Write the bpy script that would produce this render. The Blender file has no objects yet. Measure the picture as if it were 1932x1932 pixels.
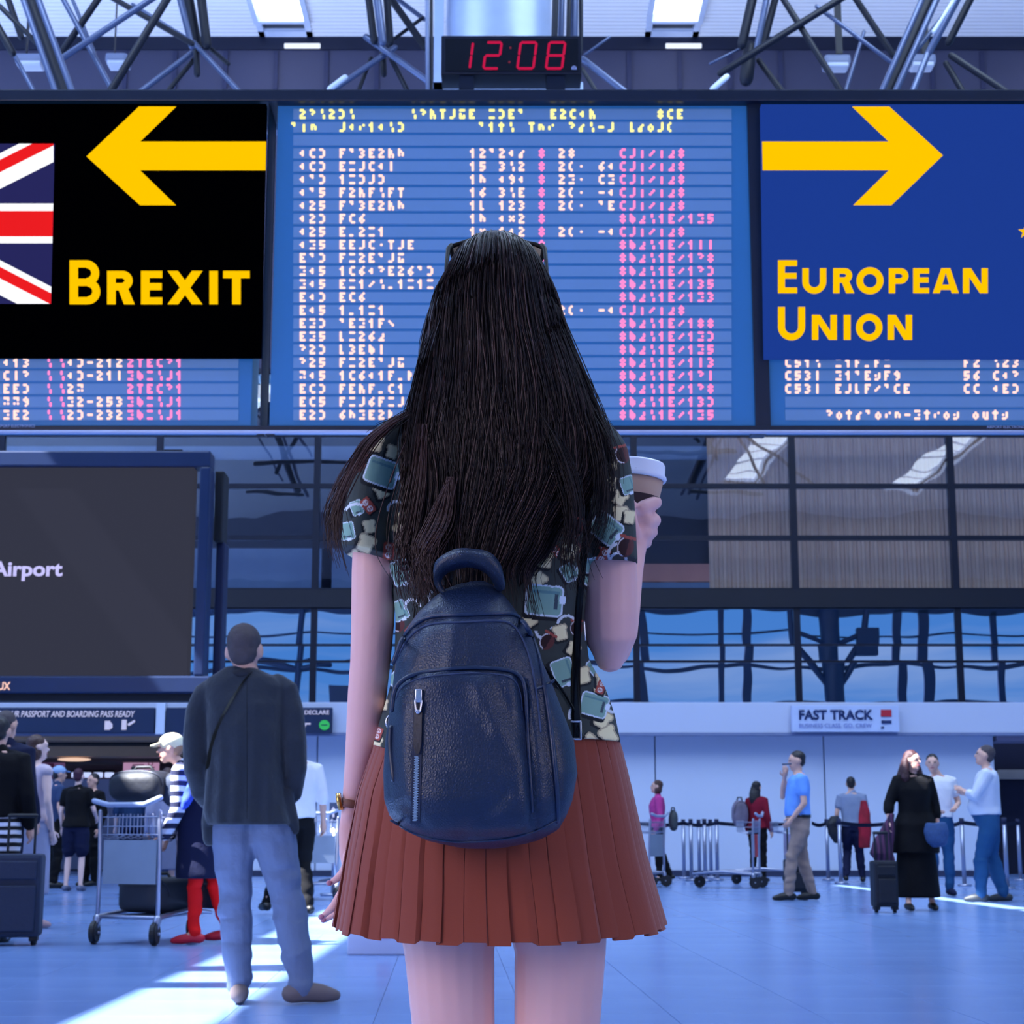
import bpy, bmesh, math, random
import numpy as np
from mathutils import Vector, Matrix, Quaternion, noise as mnoise
from mathutils.bvhtree import BVHTree
random.seed(7)
SC = bpy.context.scene
COL = SC.collection
# ---------------------------------------------------------------- camera
F = 3200.0; HC = 0.85
TP = 596.0 / F; PITCH = math.atan(TP); CP, SP = math.cos(PITCH), math.sin(PITCH)
cam_d = bpy.data.cameras.new('camera'); cam = bpy.data.objects.new('camera', cam_d); COL.objects.link(cam)
cam.location = (0, 0, HC); cam.rotation_euler = (math.radians(90) + PITCH, 0, 0)
cam_d.sensor_width = 36; cam_d.sensor_fit = 'HORIZONTAL'; cam_d.lens = 36 * F / 1932
cam_d.clip_end = 500; cam_d.clip_start = 0.05
cam_d.dof.use_dof = True; cam_d.dof.focus_distance = 2.25; cam_d.dof.aperture_fstop = 22
SC.camera = cam
SC.view_settings.view_transform = 'Standard'; SC.view_settings.look = 'None'
SC.view_settings.gamma = 1; SC.view_settings.exposure = 0.0; SC.view_settings.use_curve_mapping = False
SC.cycles.max_bounces = 8; SC.cycles.transparent_max_bounces = 8; SC.cycles.sample_clamp_indirect = 4

def P(px, py, Y):            # point on the vertical plane at distance Y
    u = (px - 966) / F; v = (966 - py) / F
    dy = CP - v * SP; dz = SP + v * CP; t = Y / dy
    return Vector((u * t, Y, HC + dz * t))
def G(px, py):               # point on the floor
    u = (px - 966) / F; v = (966 - py) / F
    dy = CP - v * SP; dz = SP + v * CP; t = -HC / dz
    return Vector((u * t, dy * t, 0))
def M(n, py, Y):             # metres for n pixels at height py and distance Y
    v = (966 - py) / F
    return n / F * Y / (CP - v * SP)

# ---------------------------------------------------------------- world
w = bpy.data.worlds.new('world'); SC.world = w; w.use_nodes = True
nt = w.node_tree; nt.nodes.clear()
o = nt.nodes.new('ShaderNodeOutputWorld'); bg = nt.nodes.new('ShaderNodeBackground')
tc = nt.nodes.new('ShaderNodeTexCoord'); mp = nt.nodes.new('ShaderNodeMapping'); mp.inputs['Scale'].default_value = (2, 2, 22)
mp.inputs['Rotation'].default_value = (0.05, 0.03, 0)
no = nt.nodes.new('ShaderNodeTexNoise'); no.inputs['Scale'].default_value = 1.6; no.inputs['Detail'].default_value = 5
rp = nt.nodes.new('ShaderNodeValToRGB')
rp.color_ramp.elements[0].position = .50; rp.color_ramp.elements[0].color = (0.13, 0.36, 0.86, 1)
rp.color_ramp.elements[1].position = .80; rp.color_ramp.elements[1].color = (0.60, 0.68, 1.0, 1)
nt.links.new(tc.outputs['Generated'], mp.inputs['Vector']); nt.links.new(mp.outputs[0], no.inputs['Vector'])
nt.links.new(no.outputs['Fac'], rp.inputs['Fac']); nt.links.new(rp.outputs[0], bg.inputs['Color'])
bg.inputs['Strength'].default_value = .74; nt.links.new(bg.outputs[0], o.inputs['Surface'])
# ---------------------------------------------------------------- sun and added fill lights
sd = bpy.data.lights.new('sun', 'SUN'); sun = bpy.data.objects.new('sun', sd); COL.objects.link(sun)
SUND = Vector((0.60, 0.15, -0.78)).normalized()
sun.rotation_euler = SUND.to_track_quat('-Z', 'Y').to_euler(); sd.energy = 36; sd.angle = math.radians(.25); sd.color = (0.95, .97, 1)
def area(name, loc, size, energy, color, target):
    d = bpy.data.lights.new(name, 'AREA'); d.shape = 'RECTANGLE'; d.size, d.size_y = size; d.energy = energy; d.color = color
    ob = bpy.data.objects.new(name, d); COL.objects.link(ob); ob.location = loc
    if target: ob.rotation_euler = (Vector(target) - Vector(loc)).to_track_quat('-Z', 'Y').to_euler()
    return ob
area('roof_fill', (-9, 13, 18.5), (8, 18), 2700, (.60, .78, 1), None)  # added soft fill from above, left half of the hall
area('side_fill', (-5.5, -2.0, 3.0), (3.8, 3.8), 260, (1, .86, .90), (0, 2.3, 1.2))  # added warm key on the woman, from behind the camera
area('side_fill', (5.5, -2.0, 3.0), (3.8, 3.8), 130, (.98, .86, .95), (0, 2.3, 1.2))  # added weaker fill for her right arm
area('roof_fill', (7, 15, 18.5), (8, 18), 3300, (.60, .78, 1), None)  # added soft fill from above, right half of the hall
area('ceiling_fill', (0, 31, 12), (30, 2), 900, (.66, .78, 1), (0, 34.5, 19))  # added unseen light aimed up to brighten the ceiling

# ---------------------------------------------------------------- materials
def lin(c):
    r = []
    for x in c:
        x = x / 255.0
        r.append(x / 12.92 if x <= .04045 else ((x + .055) / 1.055) ** 2.4)
    return (r[0], r[1], r[2], 1)
MATS = {}
def mat(name, rgb, rough=.6, metal=0, bump=None, var=None, emit=0, spec=.5, sheen=0, aniso=None, coat=0, stretch=None):
    if name in MATS: return MATS[name]
    m = bpy.data.materials.new(name); m.use_nodes = True; n = m.node_tree; b = n.nodes['Principled BSDF']
    c = lin(rgb); b.inputs['Base Color'].default_value = c; b.inputs['Roughness'].default_value = rough
    b.inputs['Metallic'].default_value = metal; b.inputs['Specular IOR Level'].default_value = spec
    b.inputs['Coat Weight'].default_value = coat
    if sheen: b.inputs['Sheen Weight'].default_value = sheen
    if emit:
        b.inputs['Emission Color'].default_value = c; b.inputs['Emission Strength'].default_value = emit
    tcn = n.nodes.new('ShaderNodeTexCoord'); mpn = n.nodes.new('ShaderNodeMapping'); n.links.new(tcn.outputs['Object'], mpn.inputs[0])
    if stretch: mpn.inputs['Scale'].default_value = stretch
    if var is None: var = (3, .12)
    nz = n.nodes.new('ShaderNodeTexNoise'); nz.inputs['Scale'].default_value = var[0]; nz.inputs['Detail'].default_value = 4
    n.links.new(mpn.outputs[0], nz.inputs['Vector'])
    mx = n.nodes.new('ShaderNodeMix'); mx.data_type = 'RGBA'
    mx.inputs['A'].default_value = tuple(x * (1 - var[1]) for x in c[:3]) + (1,)
    mx.inputs['B'].default_value = tuple(min(1, x * (1 + var[1])) for x in c[:3]) + (1,)
    n.links.new(nz.outputs['Fac'], mx.inputs['Factor']); n.links.new(mx.outputs['Result'], b.inputs['Base Color'])
    if bump:
        kind, sc, st, dist = bump
        if kind == 'noise':
            t = n.nodes.new('ShaderNodeTexNoise'); t.inputs['Detail'].default_value = 6; out = t.outputs['Fac']
        elif kind == 'voronoi':
            t = n.nodes.new('ShaderNodeTexVoronoi'); t.feature = 'DISTANCE_TO_EDGE'; out = t.outputs['Distance']
        else:
            t = n.nodes.new('ShaderNodeTexWave'); t.bands_direction = 'X'; out = t.outputs['Fac']
        t.inputs['Scale'].default_value = sc; n.links.new(mpn.outputs[0], t.inputs['Vector'])
        bp = n.nodes.new('ShaderNodeBump'); bp.inputs['Strength'].default_value = st; bp.inputs['Distance'].default_value = dist
        n.links.new(out, bp.inputs['Height']); n.links.new(bp.outputs[0], b.inputs['Normal'])
    MATS[name] = m; return m
def glow(name, rgb, s):
    if name in MATS: return MATS[name]
    m = bpy.data.materials.new(name); m.use_nodes = True; n = m.node_tree; b = n.nodes['Principled BSDF']
    c = lin(rgb); b.inputs['Base Color'].default_value = tuple(x * .1 for x in c[:3]) + (1,); b.inputs['Roughness'].default_value = .6
    b.inputs['Specular IOR Level'].default_value = 0
    b.inputs['Emission Color'].default_value = c; b.inputs['Emission Strength'].default_value = s
    MATS[name] = m; return m
def glass(name, tint, gloss, rough, wav, wsc, trans=(.55, .65, .8), scale=(1, 1, 1)):
    m = bpy.data.materials.new(name); m.use_nodes = True; n = m.node_tree; n.nodes.clear()
    out = n.nodes.new('ShaderNodeOutputMaterial'); mx = n.nodes.new('ShaderNodeMixShader'); mx.inputs[0].default_value = gloss
    t = n.nodes.new('ShaderNodeBsdfTransparent'); t.inputs[0].default_value = trans + (1,)
    g = n.nodes.new('ShaderNodeBsdfGlossy'); g.inputs[0].default_value = tint + (1,); g.inputs['Roughness'].default_value = rough
    n.links.new(t.outputs[0], mx.inputs[1]); n.links.new(g.outputs[0], mx.inputs[2]); n.links.new(mx.outputs[0], out.inputs[0])
    tcn = n.nodes.new('ShaderNodeTexCoord'); mpn = n.nodes.new('ShaderNodeMapping'); mpn.inputs['Scale'].default_value = scale
    nz = n.nodes.new('ShaderNodeTexNoise'); nz.inputs['Scale'].default_value = wsc; nz.inputs['Detail'].default_value = 1
    bp = n.nodes.new('ShaderNodeBump'); bp.inputs['Strength'].default_value = 1; bp.inputs['Distance'].default_value = wav
    n.links.new(tcn.outputs['Object'], mpn.inputs[0]); n.links.new(mpn.outputs[0], nz.inputs['Vector'])
    n.links.new(nz.outputs['Fac'], bp.inputs['Height']); n.links.new(bp.outputs[0], g.inputs['Normal'])
    MATS[name] = m; return m

# ---------------------------------------------------------------- object helpers
def link_mesh(name, me, m=None, parent=None, smooth=False):
    if m is not None:
        me.materials.clear(); me.materials.append(m)
    if smooth: me.shade_smooth()
    ob = bpy.data.objects.new(name, me); COL.objects.link(ob)
    if parent is not None:
        ob.parent = parent; ob.matrix_parent_inverse = Matrix.Translation(-parent.location) if parent.parent is None else Matrix.Identity(4)
        if parent.parent is not None: ob.matrix_parent_inverse = parent.matrix_world.inverted() if False else Matrix.Translation(-world_loc(parent))
    return ob
def world_loc(o):
    return o.location if o.parent is None else Vector((0, 0, 0)) if o.type == 'MESH' else o.location
def obj(name, bm, m, parent=None, smooth=False):
    me = bpy.data.meshes.new(name); bm.normal_update(); bm.to_mesh(me); bm.free()
    return link_mesh(name, me, m, parent, smooth)
def tag(o, label=None, cat=None, group=None, kind=None):
    if label: o['label'] = label
    if cat: o['category'] = cat
    if group: o['group'] = group
    if kind: o['kind'] = kind
    return o
def thing(name, loc, label, cat, group=None):
    e = bpy.data.objects.new(name, None); COL.objects.link(e); e.location = loc; e.empty_display_size = .1
    return tag(e, label, cat, group)
def part(name, bm, m, parent, smooth=False, mtx=None):
    """mesh in WORLD coordinates put under parent (parent rotations are identity)"""
    me = bpy.data.meshes.new(name); bm.normal_update(); bm.to_mesh(me); bm.free()
    return partm(name, me, m, parent, smooth)
def partm(name, me, m, parent, smooth=False):
    if m is not None: me.materials.clear(); me.materials.append(m)
    if smooth: me.shade_smooth()
    ob = bpy.data.objects.new(name, me); COL.objects.link(ob); ob.parent = parent
    p = parent; off = Vector((0, 0, 0))
    while p is not None: off += p.location; p = p.parent
    me.transform(Matrix.Translation(-off)); return ob
def struct(name, bm, m, smooth=False):
    o = obj(name, bm, m, None, smooth); o['kind'] = 'structure'; return o

# ---------------------------------------------------------------- mesh helpers
def box(bm, a, b, bev=0):
    x0, y0, z0 = a; x1, y1, z1 = b
    vs = [bm.verts.new(p) for p in ((x0,y0,z0),(x1,y0,z0),(x1,y1,z0),(x0,y1,z0),(x0,y0,z1),(x1,y0,z1),(x1,y1,z1),(x0,y1,z1))]
    fs = [bm.faces.new([vs[i] for i in f]) for f in ((0,3,2,1),(4,5,6,7),(0,1,5,4),(1,2,6,5),(2,3,7,6),(3,0,4,7))]
    if bev:
        es = set(e for f in fs for e in f.edges)
        bmesh.ops.bevel(bm, geom=list(es), offset=bev, segments=2, affect='EDGES', profile=.6)
    return vs
def pbox(bm, px0, px1, py0, py1, Y, dep, bev=0):   # box whose camera-side face spans these pixels on the plane at Y
    a = P(px0, py1, Y); b = P(px1, py0, Y); c = P(px1, py1, Y)
    box(bm, (min(a.x, b.x), Y, a.z), (max(a.x, b.x), Y + dep, b.z), bev)
def basis(d):
    d = d.normalized(); up = Vector((0, 0, 1)) if abs(d.z) < .95 else Vector((0, 1, 0))
    s = d.cross(up).normalized(); u = s.cross(d).normalized(); return s, u
def tube(bm, pts, rad, seg=10, round_ends=True, flat=1.0, up=None):
    """closed tube through pts; rad float/list; flat squashes along the 'u' axis"""
    pts = [Vector(p) for p in pts]; n = len(pts)
    if not isinstance(rad, (list, tuple)): rad = [rad] * n
    if round_ends:
        d0 = (pts[0] - pts[1]).normalized(); d1 = (pts[-1] - pts[-2]).normalized()
        P2 = []; R2 = []
        for k in (math.cos(.25), math.cos(.8)): P2.append(pts[0] + d0 * rad[0] * k); R2.append(rad[0] * math.sqrt(1 - k * k))
        P2 += pts; R2 += rad
        for k in (math.cos(.8), math.cos(.25)): P2.append(pts[-1] + d1 * rad[-1] * k); R2.append(rad[-1] * math.sqrt(1 - k * k))
        pts, rad, n = P2, R2, len(P2)
    rings = []; s = None
    for i in range(n):
        d = (pts[min(i + 1, n - 1)] - pts[max(i - 1, 0)])
        if d.length < 1e-9: d = Vector((0, 0, 1))
        d.normalize()
        if s is None: s, u = (basis(d) if up is None else ((d.cross(up)).normalized(), None))
        s = (s - d * s.dot(d)).normalized(); u = s.cross(d).normalized()
        rings.append([bm.verts.new(pts[i] + s * math.cos(a) * rad[i] + u * math.sin(a) * rad[i] * flat) for a in [2 * math.pi * k / seg for k in range(seg)]])
    for i in range(n - 1):
        for k in range(seg):
            bm.faces.new((rings[i][k], rings[i][(k + 1) % seg], rings[i + 1][(k + 1) % seg], rings[i + 1][k]))
    bm.faces.new(rings[0][::-1]); bm.faces.new(rings[-1]); return rings
def rings_loft(bm, rings, cap=True):
    rv = [[bm.verts.new(p) for p in r] for r in rings]; n = len(rv[0])
    for i in range(len(rv) - 1):
        for k in range(n):
            bm.faces.new((rv[i][k], rv[i][(k + 1) % n], rv[i + 1][(k + 1) % n], rv[i + 1][k]))
    if cap: bm.faces.new(rv[0][::-1]); bm.faces.new(rv[-1])
    return rv
def ell(cx, cy, cz, rx, ry, n=20, e=2.0):
    r = []
    for k in range(n):
        a = 2 * math.pi * k / n; c, s = math.cos(a), math.sin(a)
        r.append(Vector((cx + rx * math.copysign(abs(c) ** (2 / e), c), cy + ry * math.copysign(abs(s) ** (2 / e), s), cz)))
    return r
def ball(bm, c, r, seg=12, rot=None):
    m = Matrix.Translation(Vector(c)) @ (rot.to_4x4() if rot else Matrix.Identity(4)) @ Matrix.Diagonal((r[0], r[1], r[2], 1))
    bmesh.ops.create_uvsphere(bm, u_segments=seg, v_segments=max(6, seg // 2 + 2), radius=1, matrix=m)
def cyl(bm, c, r, h, seg=16, axis='Z', r2=None):
    rot = {'Z': Matrix.Identity(4), 'X': Matrix.Rotation(math.pi / 2, 4, 'Y'), 'Y': Matrix.Rotation(math.pi / 2, 4, 'X')}[axis]
    bmesh.ops.create_cone(bm, cap_ends=True, segments=seg, radius1=r, radius2=r if r2 is None else r2, depth=h, matrix=Matrix.Translation(Vector(c)) @ rot)
def fuse(bm, voxel, smooth=2, keep=None):
    """one continuous surface out of overlapping volumes; keep = bmesh appended unfused"""
    bmesh.ops.recalc_face_normals(bm, faces=bm.faces)
    me = bpy.data.meshes.new('fuse'); bm.to_mesh(me); bm.free()
    ob = bpy.data.objects.new('fuse', me); COL.objects.link(ob)
    r = ob.modifiers.new('r', 'REMESH'); r.mode = 'VOXEL'; r.voxel_size = voxel
    if smooth:
        s = ob.modifiers.new('s', 'SMOOTH'); s.iterations = smooth; s.factor = .5
    dg = bpy.context.evaluated_depsgraph_get()
    out = bpy.data.meshes.new_from_object(ob.evaluated_get(dg))
    bpy.data.objects.remove(ob); bpy.data.meshes.remove(me)
    out.shade_smooth()
    if keep is not None:
        b2 = bmesh.new(); b2.from_mesh(out); km = bpy.data.meshes.new('k'); keep.to_mesh(km); keep.free(); b2.from_mesh(km); b2.to_mesh(out); b2.free(); out.shade_smooth()
    return out
def lerp(a, b, t): return a + (b - a) * t
def interp(rows, y):
    if y <= rows[0][0]: return rows[0][1:]
    for i in range(len(rows) - 1):
        if y <= rows[i + 1][0]:
            t = (y - rows[i][0]) / (rows[i + 1][0] - rows[i][0]); return tuple(lerp(a, b, t) for a, b in zip(rows[i][1:], rows[i + 1][1:]))
    return rows[-1][1:]
def px_loft(bm, rows, n=28, e=2.2, step=None, cap=True):
    """rows (y_px, xl, xr, Y centre, half depth) -> elliptical body following that outline"""
    if step:
        ys = np.arange(rows[0][0], rows[-1][0] + .01, step).tolist(); rr = [(y,) + interp(rows, y) for y in ys]
    else: rr = rows
    rings = []
    for (y, xl, xr, Yc, hd) in rr:
        a = P(xl, y, Yc); b = P(xr, y, Yc)
        rings.append(ell((a.x + b.x) / 2, Yc, a.z, (b.x - a.x) / 2, hd, n, e))
    return rings_loft(bm, rings, cap)
# flat shapes on a plane facing the camera (pixels on plane Y), with thickness
def flat_poly(bm, pts, Y, th=.004):
    f = [bm.verts.new(P(x, y, Y)) for x, y in pts]; b = [bm.verts.new(P(x, y, Y) + Vector((0, th, 0))) for x, y in pts]
    n = len(pts); area2 = sum(pts[i][0] * pts[(i + 1) % n][1] - pts[(i + 1) % n][0] * pts[i][1] for i in range(n))
    bm.faces.new(f if area2 < 0 else f[::-1]); 
    for i in range(n): 
        j = (i + 1) % n; bm.faces.new((f[i], b[i], b[j], f[j]))
def quad(bm, x0, x1, y0, y1, Y, th=.004): flat_poly(bm, [(x0, y0), (x1, y0), (x1, y1), (x0, y1)], Y, th)
def arc_ring(bm, cx, cy, rx, ry, t, a0, a1, Y, n=20, th=.004):
    for i in range(n):
        A = math.radians(lerp(a0, a1, i / n)); B = math.radians(lerp(a0, a1, (i + 1) / n))
        pt = lambda a, k: (cx + (rx - k * t) * math.cos(a), cy - (ry - k * t) * math.sin(a))
        flat_poly(bm, [pt(A, 0), pt(B, 0), pt(B, 1), pt(A, 1)], Y, th)
def letter(bm, ch, x0, x1, y0, y1, t, Y):
    w_, h = x1 - x0, y1 - y0; q = lambda a, b, c, d: quad(bm, a, b, c, d, Y); pl = lambda p: flat_poly(bm, p, Y)
    if ch in 'EFBRPIN': q(x0, x0 + t, y0, y1)
    if ch == 'E':
        tt = t * .82; q(x0 + t, x1, y0, y0 + tt); q(x0 + t, x1, y1 - tt, y1); q(x0 + t, x1 - 1, y0 + h * .5 - tt / 2 - h * .03, y0 + h * .5 + tt / 2 - h * .03)
    elif ch == 'B':
        tt = t * .85; m = y0 + h * .5; r1 = (m + tt / 2 - y0) / 2; r2 = (y1 - m + tt / 2) / 2
        for (ya, rr, xr) in ((y0, r1, x1 - 2), (m - tt / 2, r2, x1)):
            cx = xr - rr; q(x0 + t, cx, ya, ya + tt); q(x0 + t, cx, ya + 2 * rr - tt, ya + 2 * rr); arc_ring(bm, cx, ya + rr, rr, rr, tt * 1.1, -90, 90, Y)
    elif ch in 'RP':
        tt = t * .85; hh = h * (.58 if ch == 'R' else .62); rr = hh / 2; xr = x1 - (3 if ch == 'R' else 0); cx = xr - rr
        q(x0 + t, cx, y0, y0 + tt); q(x0 + t, cx, y0 + hh - tt, y0 + hh); arc_ring(bm, cx, y0 + rr, rr, rr, tt * 1.1, -90, 90, Y)
        if ch == 'R': pl([(x0 + w_ * .33, y0 + hh - tt), (x0 + w_ * .33 + t * 1.15, y0 + hh - tt), (x1 + 1, y1), (x1 - t * 1.2, y1)])
    elif ch == 'X':
        k = t * 1.25; pl([(x0, y0), (x0 + k, y0), (x1, y1), (x1 - k, y1)]); pl([(x1 - k, y0), (x1, y0), (x0 + k, y1), (x0, y1)])
    elif ch == 'T': q(x0, x1, y0, y0 + t * .85); q(x0 + w_ / 2 - t / 2, x0 + w_ / 2 + t / 2, y0 + t * .85, y1)
    elif ch == 'U':
        r = w_ / 2; q(x0, x0 + t, y0, y1 - r); q(x1 - t, x1, y0, y1 - r); arc_ring(bm, x0 + r, y1 - r, r, r, t, 180, 360, Y)
    elif ch == 'O': arc_ring(bm, x0 + w_ / 2, y0 + h / 2, w_ / 2, h / 2 + 1, t, 0, 360, Y, 36)
    elif ch == 'A':
        c = x0 + w_ / 2; k = t * .7; pl([(x0, y1), (c - k, y0), (c + k * .3, y0), (x0 + t * 1.1, y1)]); pl([(x1, y1), (x1 - t * 1.1, y1), (c - k * .3, y0), (c + k, y0)]); q(x0 + w_ * .25, x1 - w_ * .25, y1 - h * .34, y1 - h * .34 + t * .8)
    elif ch == 'N': q(x1 - t, x1, y0, y1); pl([(x0 + t * .1, y0), (x0 + t * 1.25, y0), (x1 - t * .1, y1), (x1 - t * 1.25, y1)])
def text_part(s, px0, px1, py0, py1, Y, m, parent, name='lettering', bold=.02, th=.002, italic=0):
    c = bpy.data.curves.new('t', 'FONT'); c.body = s; c.offset = bold; c.resolution_u = 3; c.shear = italic
    ob = bpy.data.objects.new('t', c); COL.objects.link(ob); dg = bpy.context.evaluated_depsgraph_get()
    me = bpy.data.meshes.new_from_object(ob.evaluated_get(dg)); bpy.data.objects.remove(ob)
    co = np.array([v.co[:] for v in me.vertices]); mn = co.min(0); mxx = co.max(0)
    a = P(px0, py1, Y); b = P(px1, py0, Y)
    for v in me.vertices:
        v.co = (a.x + (v.co.x - mn[0]) / (mxx[0] - mn[0]) * (b.x - a.x), Y, a.z + (v.co.y - mn[1]) / (mxx[1] - mn[1]) * (b.z - a.z))
    bm = bmesh.new(); bm.from_mesh(me); bpy.data.meshes.remove(me)
    r = bmesh.ops.extrude_face_region(bm, geom=bm.faces[:]); bmesh.ops.translate(bm, vec=(0, th, 0), verts=[e for e in r['geom'] if isinstance(e, bmesh.types.BMVert)])
    bmesh.ops.recalc_face_normals(bm, faces=bm.faces)
    return part(name, bm, m, parent)
# ================================================================ floor
FROT = math.atan((966 - 845) / F)
floor_m = mat('floor_tile', (176, 190, 214), rough=.22, var=(.6, .05), spec=.5)
bpy.data.materials.remove(MATS.pop('floor_tile'))
def floor_material(name, joints):
    m = bpy.data.materials.new(name); m.use_nodes = True; n = m.node_tree; b = n.nodes['Principled BSDF']
    b.inputs['Roughness'].default_value = .2; b.inputs['Specular IOR Level'].default_value = .5
    t = n.nodes.new('ShaderNodeTexCoord'); nz = n.nodes.new('ShaderNodeTexNoise'); nz.inputs['Scale'].default_value = .8; nz.inputs['Detail'].default_value = 6
    n.links.new(t.outputs['Object'], nz.inputs['Vector'])
    r = n.nodes.new('ShaderNodeValToRGB'); r.color_ramp.elements[0].color = lin((104, 134, 188)); r.color_ramp.elements[1].color = lin((126, 154, 202))
    n.links.new(nz.outputs['Fac'], r.inputs['Fac'])
    rr = n.nodes.new('ShaderNodeMapRange'); rr.inputs['To Min'].default_value = .16; rr.inputs['To Max'].default_value = .3
    n.links.new(nz.outputs['Fac'], rr.inputs['Value']); n.links.new(rr.outputs[0], b.inputs['Roughness'])
    if joints:
        mp = n.nodes.new('ShaderNodeMapping'); mp.inputs['Location'].default_value = (.32, 0, 0)
        br = n.nodes.new('ShaderNodeTexBrick'); br.offset = 0; br.inputs['Scale'].default_value = 1; br.inputs['Brick Width'].default_value = .68
        br.inputs['Row Height'].default_value = .68; br.inputs['Mortar Size'].default_value = .003; br.inputs['Mortar'].default_value = lin((110, 120, 150))
        n.links.new(t.outputs['Object'], mp.inputs[0]); n.links.new(mp.outputs[0], br.inputs['Vector'])
        n.links.new(r.outputs[0], br.inputs['Color1']); n.links.new(r.outputs[0], br.inputs['Color2']); n.links.new(br.outputs['Color'], b.inputs['Base Color'])
    else: n.links.new(r.outputs[0], b.inputs['Base Color'])
    return m
fm_far = floor_material('floor_far', True); fm_tile = floor_material('floor_tile', False)
A0, A1, B0, B1 = -.32 - .68 * 6, -.32 + .68 * 8, .68 * 10, .68 * 21
bm = bmesh.new()
for (a0, a1, b0, b1) in ((-40, A0, -25, 45), (A1, 40, -25, 45), (A0, A1, -25, B0), (A0, A1, B1, 45)):
    box(bm, (a0, b0, -.2), (a1, b1, 0))
floor = struct('floor', bm, fm_far); floor.rotation_euler.z = FROT
bm = bmesh.new(); box(bm, (A0, B0, -.2), (A1, B1, -.004)); g = obj('grout', bm, mat('grout', (88, 98, 128), .8)); g.parent = floor
bm = bmesh.new(); box(bm, (.0015, .0015, -.02), (.6785, .6785, 0), .0012); tme = bpy.data.meshes.new('tile'); bm.to_mesh(tme); bm.free(); tme.materials.append(fm_tile)
for i in range(14):
    for j in range(11):
        t = bpy.data.objects.new('tile', tme); COL.objects.link(t); t.parent = floor
        t.location = (A0 + .68 * i, B0 + .68 * j, random.uniform(-.0006, .0))

# ================================================================ back wall, fascia
YW, YG = 31.0, 37.0
wall_m = mat('painted_wall', (206, 214, 232), .55, bump=('noise', 6, .05, .01), var=(.4, .03))
ztop = P(966, 1387, YW).z; zf = P(966, 1325, 30.6).z
bm = bmesh.new(); xs = [P(x, 1500, YW).x for x in (345, 597, 917, 1237, 1557, 1880)]
box(bm, (xs[0], YW + .06, 0), (xs[-1], YW + .3, ztop)); wall = struct('wall_back', bm, mat('seam_grey', (120, 132, 160), .7))
for i in range(5):
    bm = bmesh.new(); box(bm, (xs[i] + .012, YW, .1), (xs[i + 1] - .012, YW + .07, ztop - .01), .006); part('panel', bm, wall_m, wall)
bm = bmesh.new(); box(bm, (xs[0], YW - .03, 0), (xs[-1], YW + .02, .1)); struct('baseboard_back', bm, mat('skirting', (40, 48, 78), .6))
bm = bmesh.new(); box(bm, (-14, 30.6, ztop + .02), (16, 31.5, zf), .01); struct('trim_1', bm, mat('fascia', (196, 202, 222), .5, var=(.5, .04)))
bm = bmesh.new(); box(bm, (-14, 30.55, ztop - .03), (16, 30.75, ztop + .02)); struct('trim_2', bm, mat('fascia_lip', (120, 130, 165), .5))
# left bay interior
def solid(name, px0, px1, py0, py1, Y, dep, m, bev=0):
    bm = bmesh.new(); pbox(bm, px0, px1, py0, py1, Y, dep, bev); return struct(name, bm, m)
gold = mat('soffit_tan', (176, 138, 104), .5); dark = mat('dark_recess', (18, 18, 28), .8); brown = mat('bay_brown', (92, 70, 78), .7)
solid('trim_3', -200, 345, 1385, 1396, 30.8, 1.5, gold); solid('trim_4', -200, 345, 1396, 1405, 31.6, 2, dark)
solid('trim_5', -200, 345, 1405, 1427, 32.2, 2, gold); solid('trim_6', -200, 345, 1427, 1436, 33.2, 2, mat('soffit_brown', (70, 48, 50), .7))
solid('wall_bay', -200, 400, 1430, 1640, 36.0, .3, brown)
bm = bmesh.new(); box(bm, (xs[0] - .02, 31, 0), (xs[0] + .1, 36.3, ztop)); struct('wall_bay_side', bm, brown)
bm = bmesh.new(); box(bm, (-14, 31, ztop), (P(345, 1390, 31).x, 36.5, ztop + .2)); struct('ceiling_bay', bm, gold)
solid('trim_7', -200, 345, 1470, 1640, 35.2, .4, mat('counter_white', (150, 160, 190), .5))
for k, x in enumerate((142, 162, 184, 205)):
    t = thing('lamp', P(x, 1462, 35.9), 'small white ceiling lamp glowing in the brown bay, %s of four' % ('leftmost', 'second from left', 'third from left', 'rightmost')[k], 'lamp', 'lamps in the brown bay')
    bm = bmesh.new(); pbox(bm, x - 8, x + 8, 1457, 1467, 35.88, .12, .02); part('diffuser', bm, glow('lamp_white', (190, 205, 255), 1.1), t)
    bm = bmesh.new(); pbox(bm, x - 9, x + 9, 1453, 1457, 35.86, .14); part('housing', bm, dark, t)
bm = bmesh.new(); ball(bm, P(140, 1433, 32.5), (.32, .2, .035), 16); tag(obj('ceiling_lamp', bm, glow('lamp_warm', (255, 215, 190), .9), None, True), 'round glowing ceiling lamp above the queue of passengers', 'lamp')
pink = glow('poster_pink', (215, 165, 205), .6)
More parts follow.
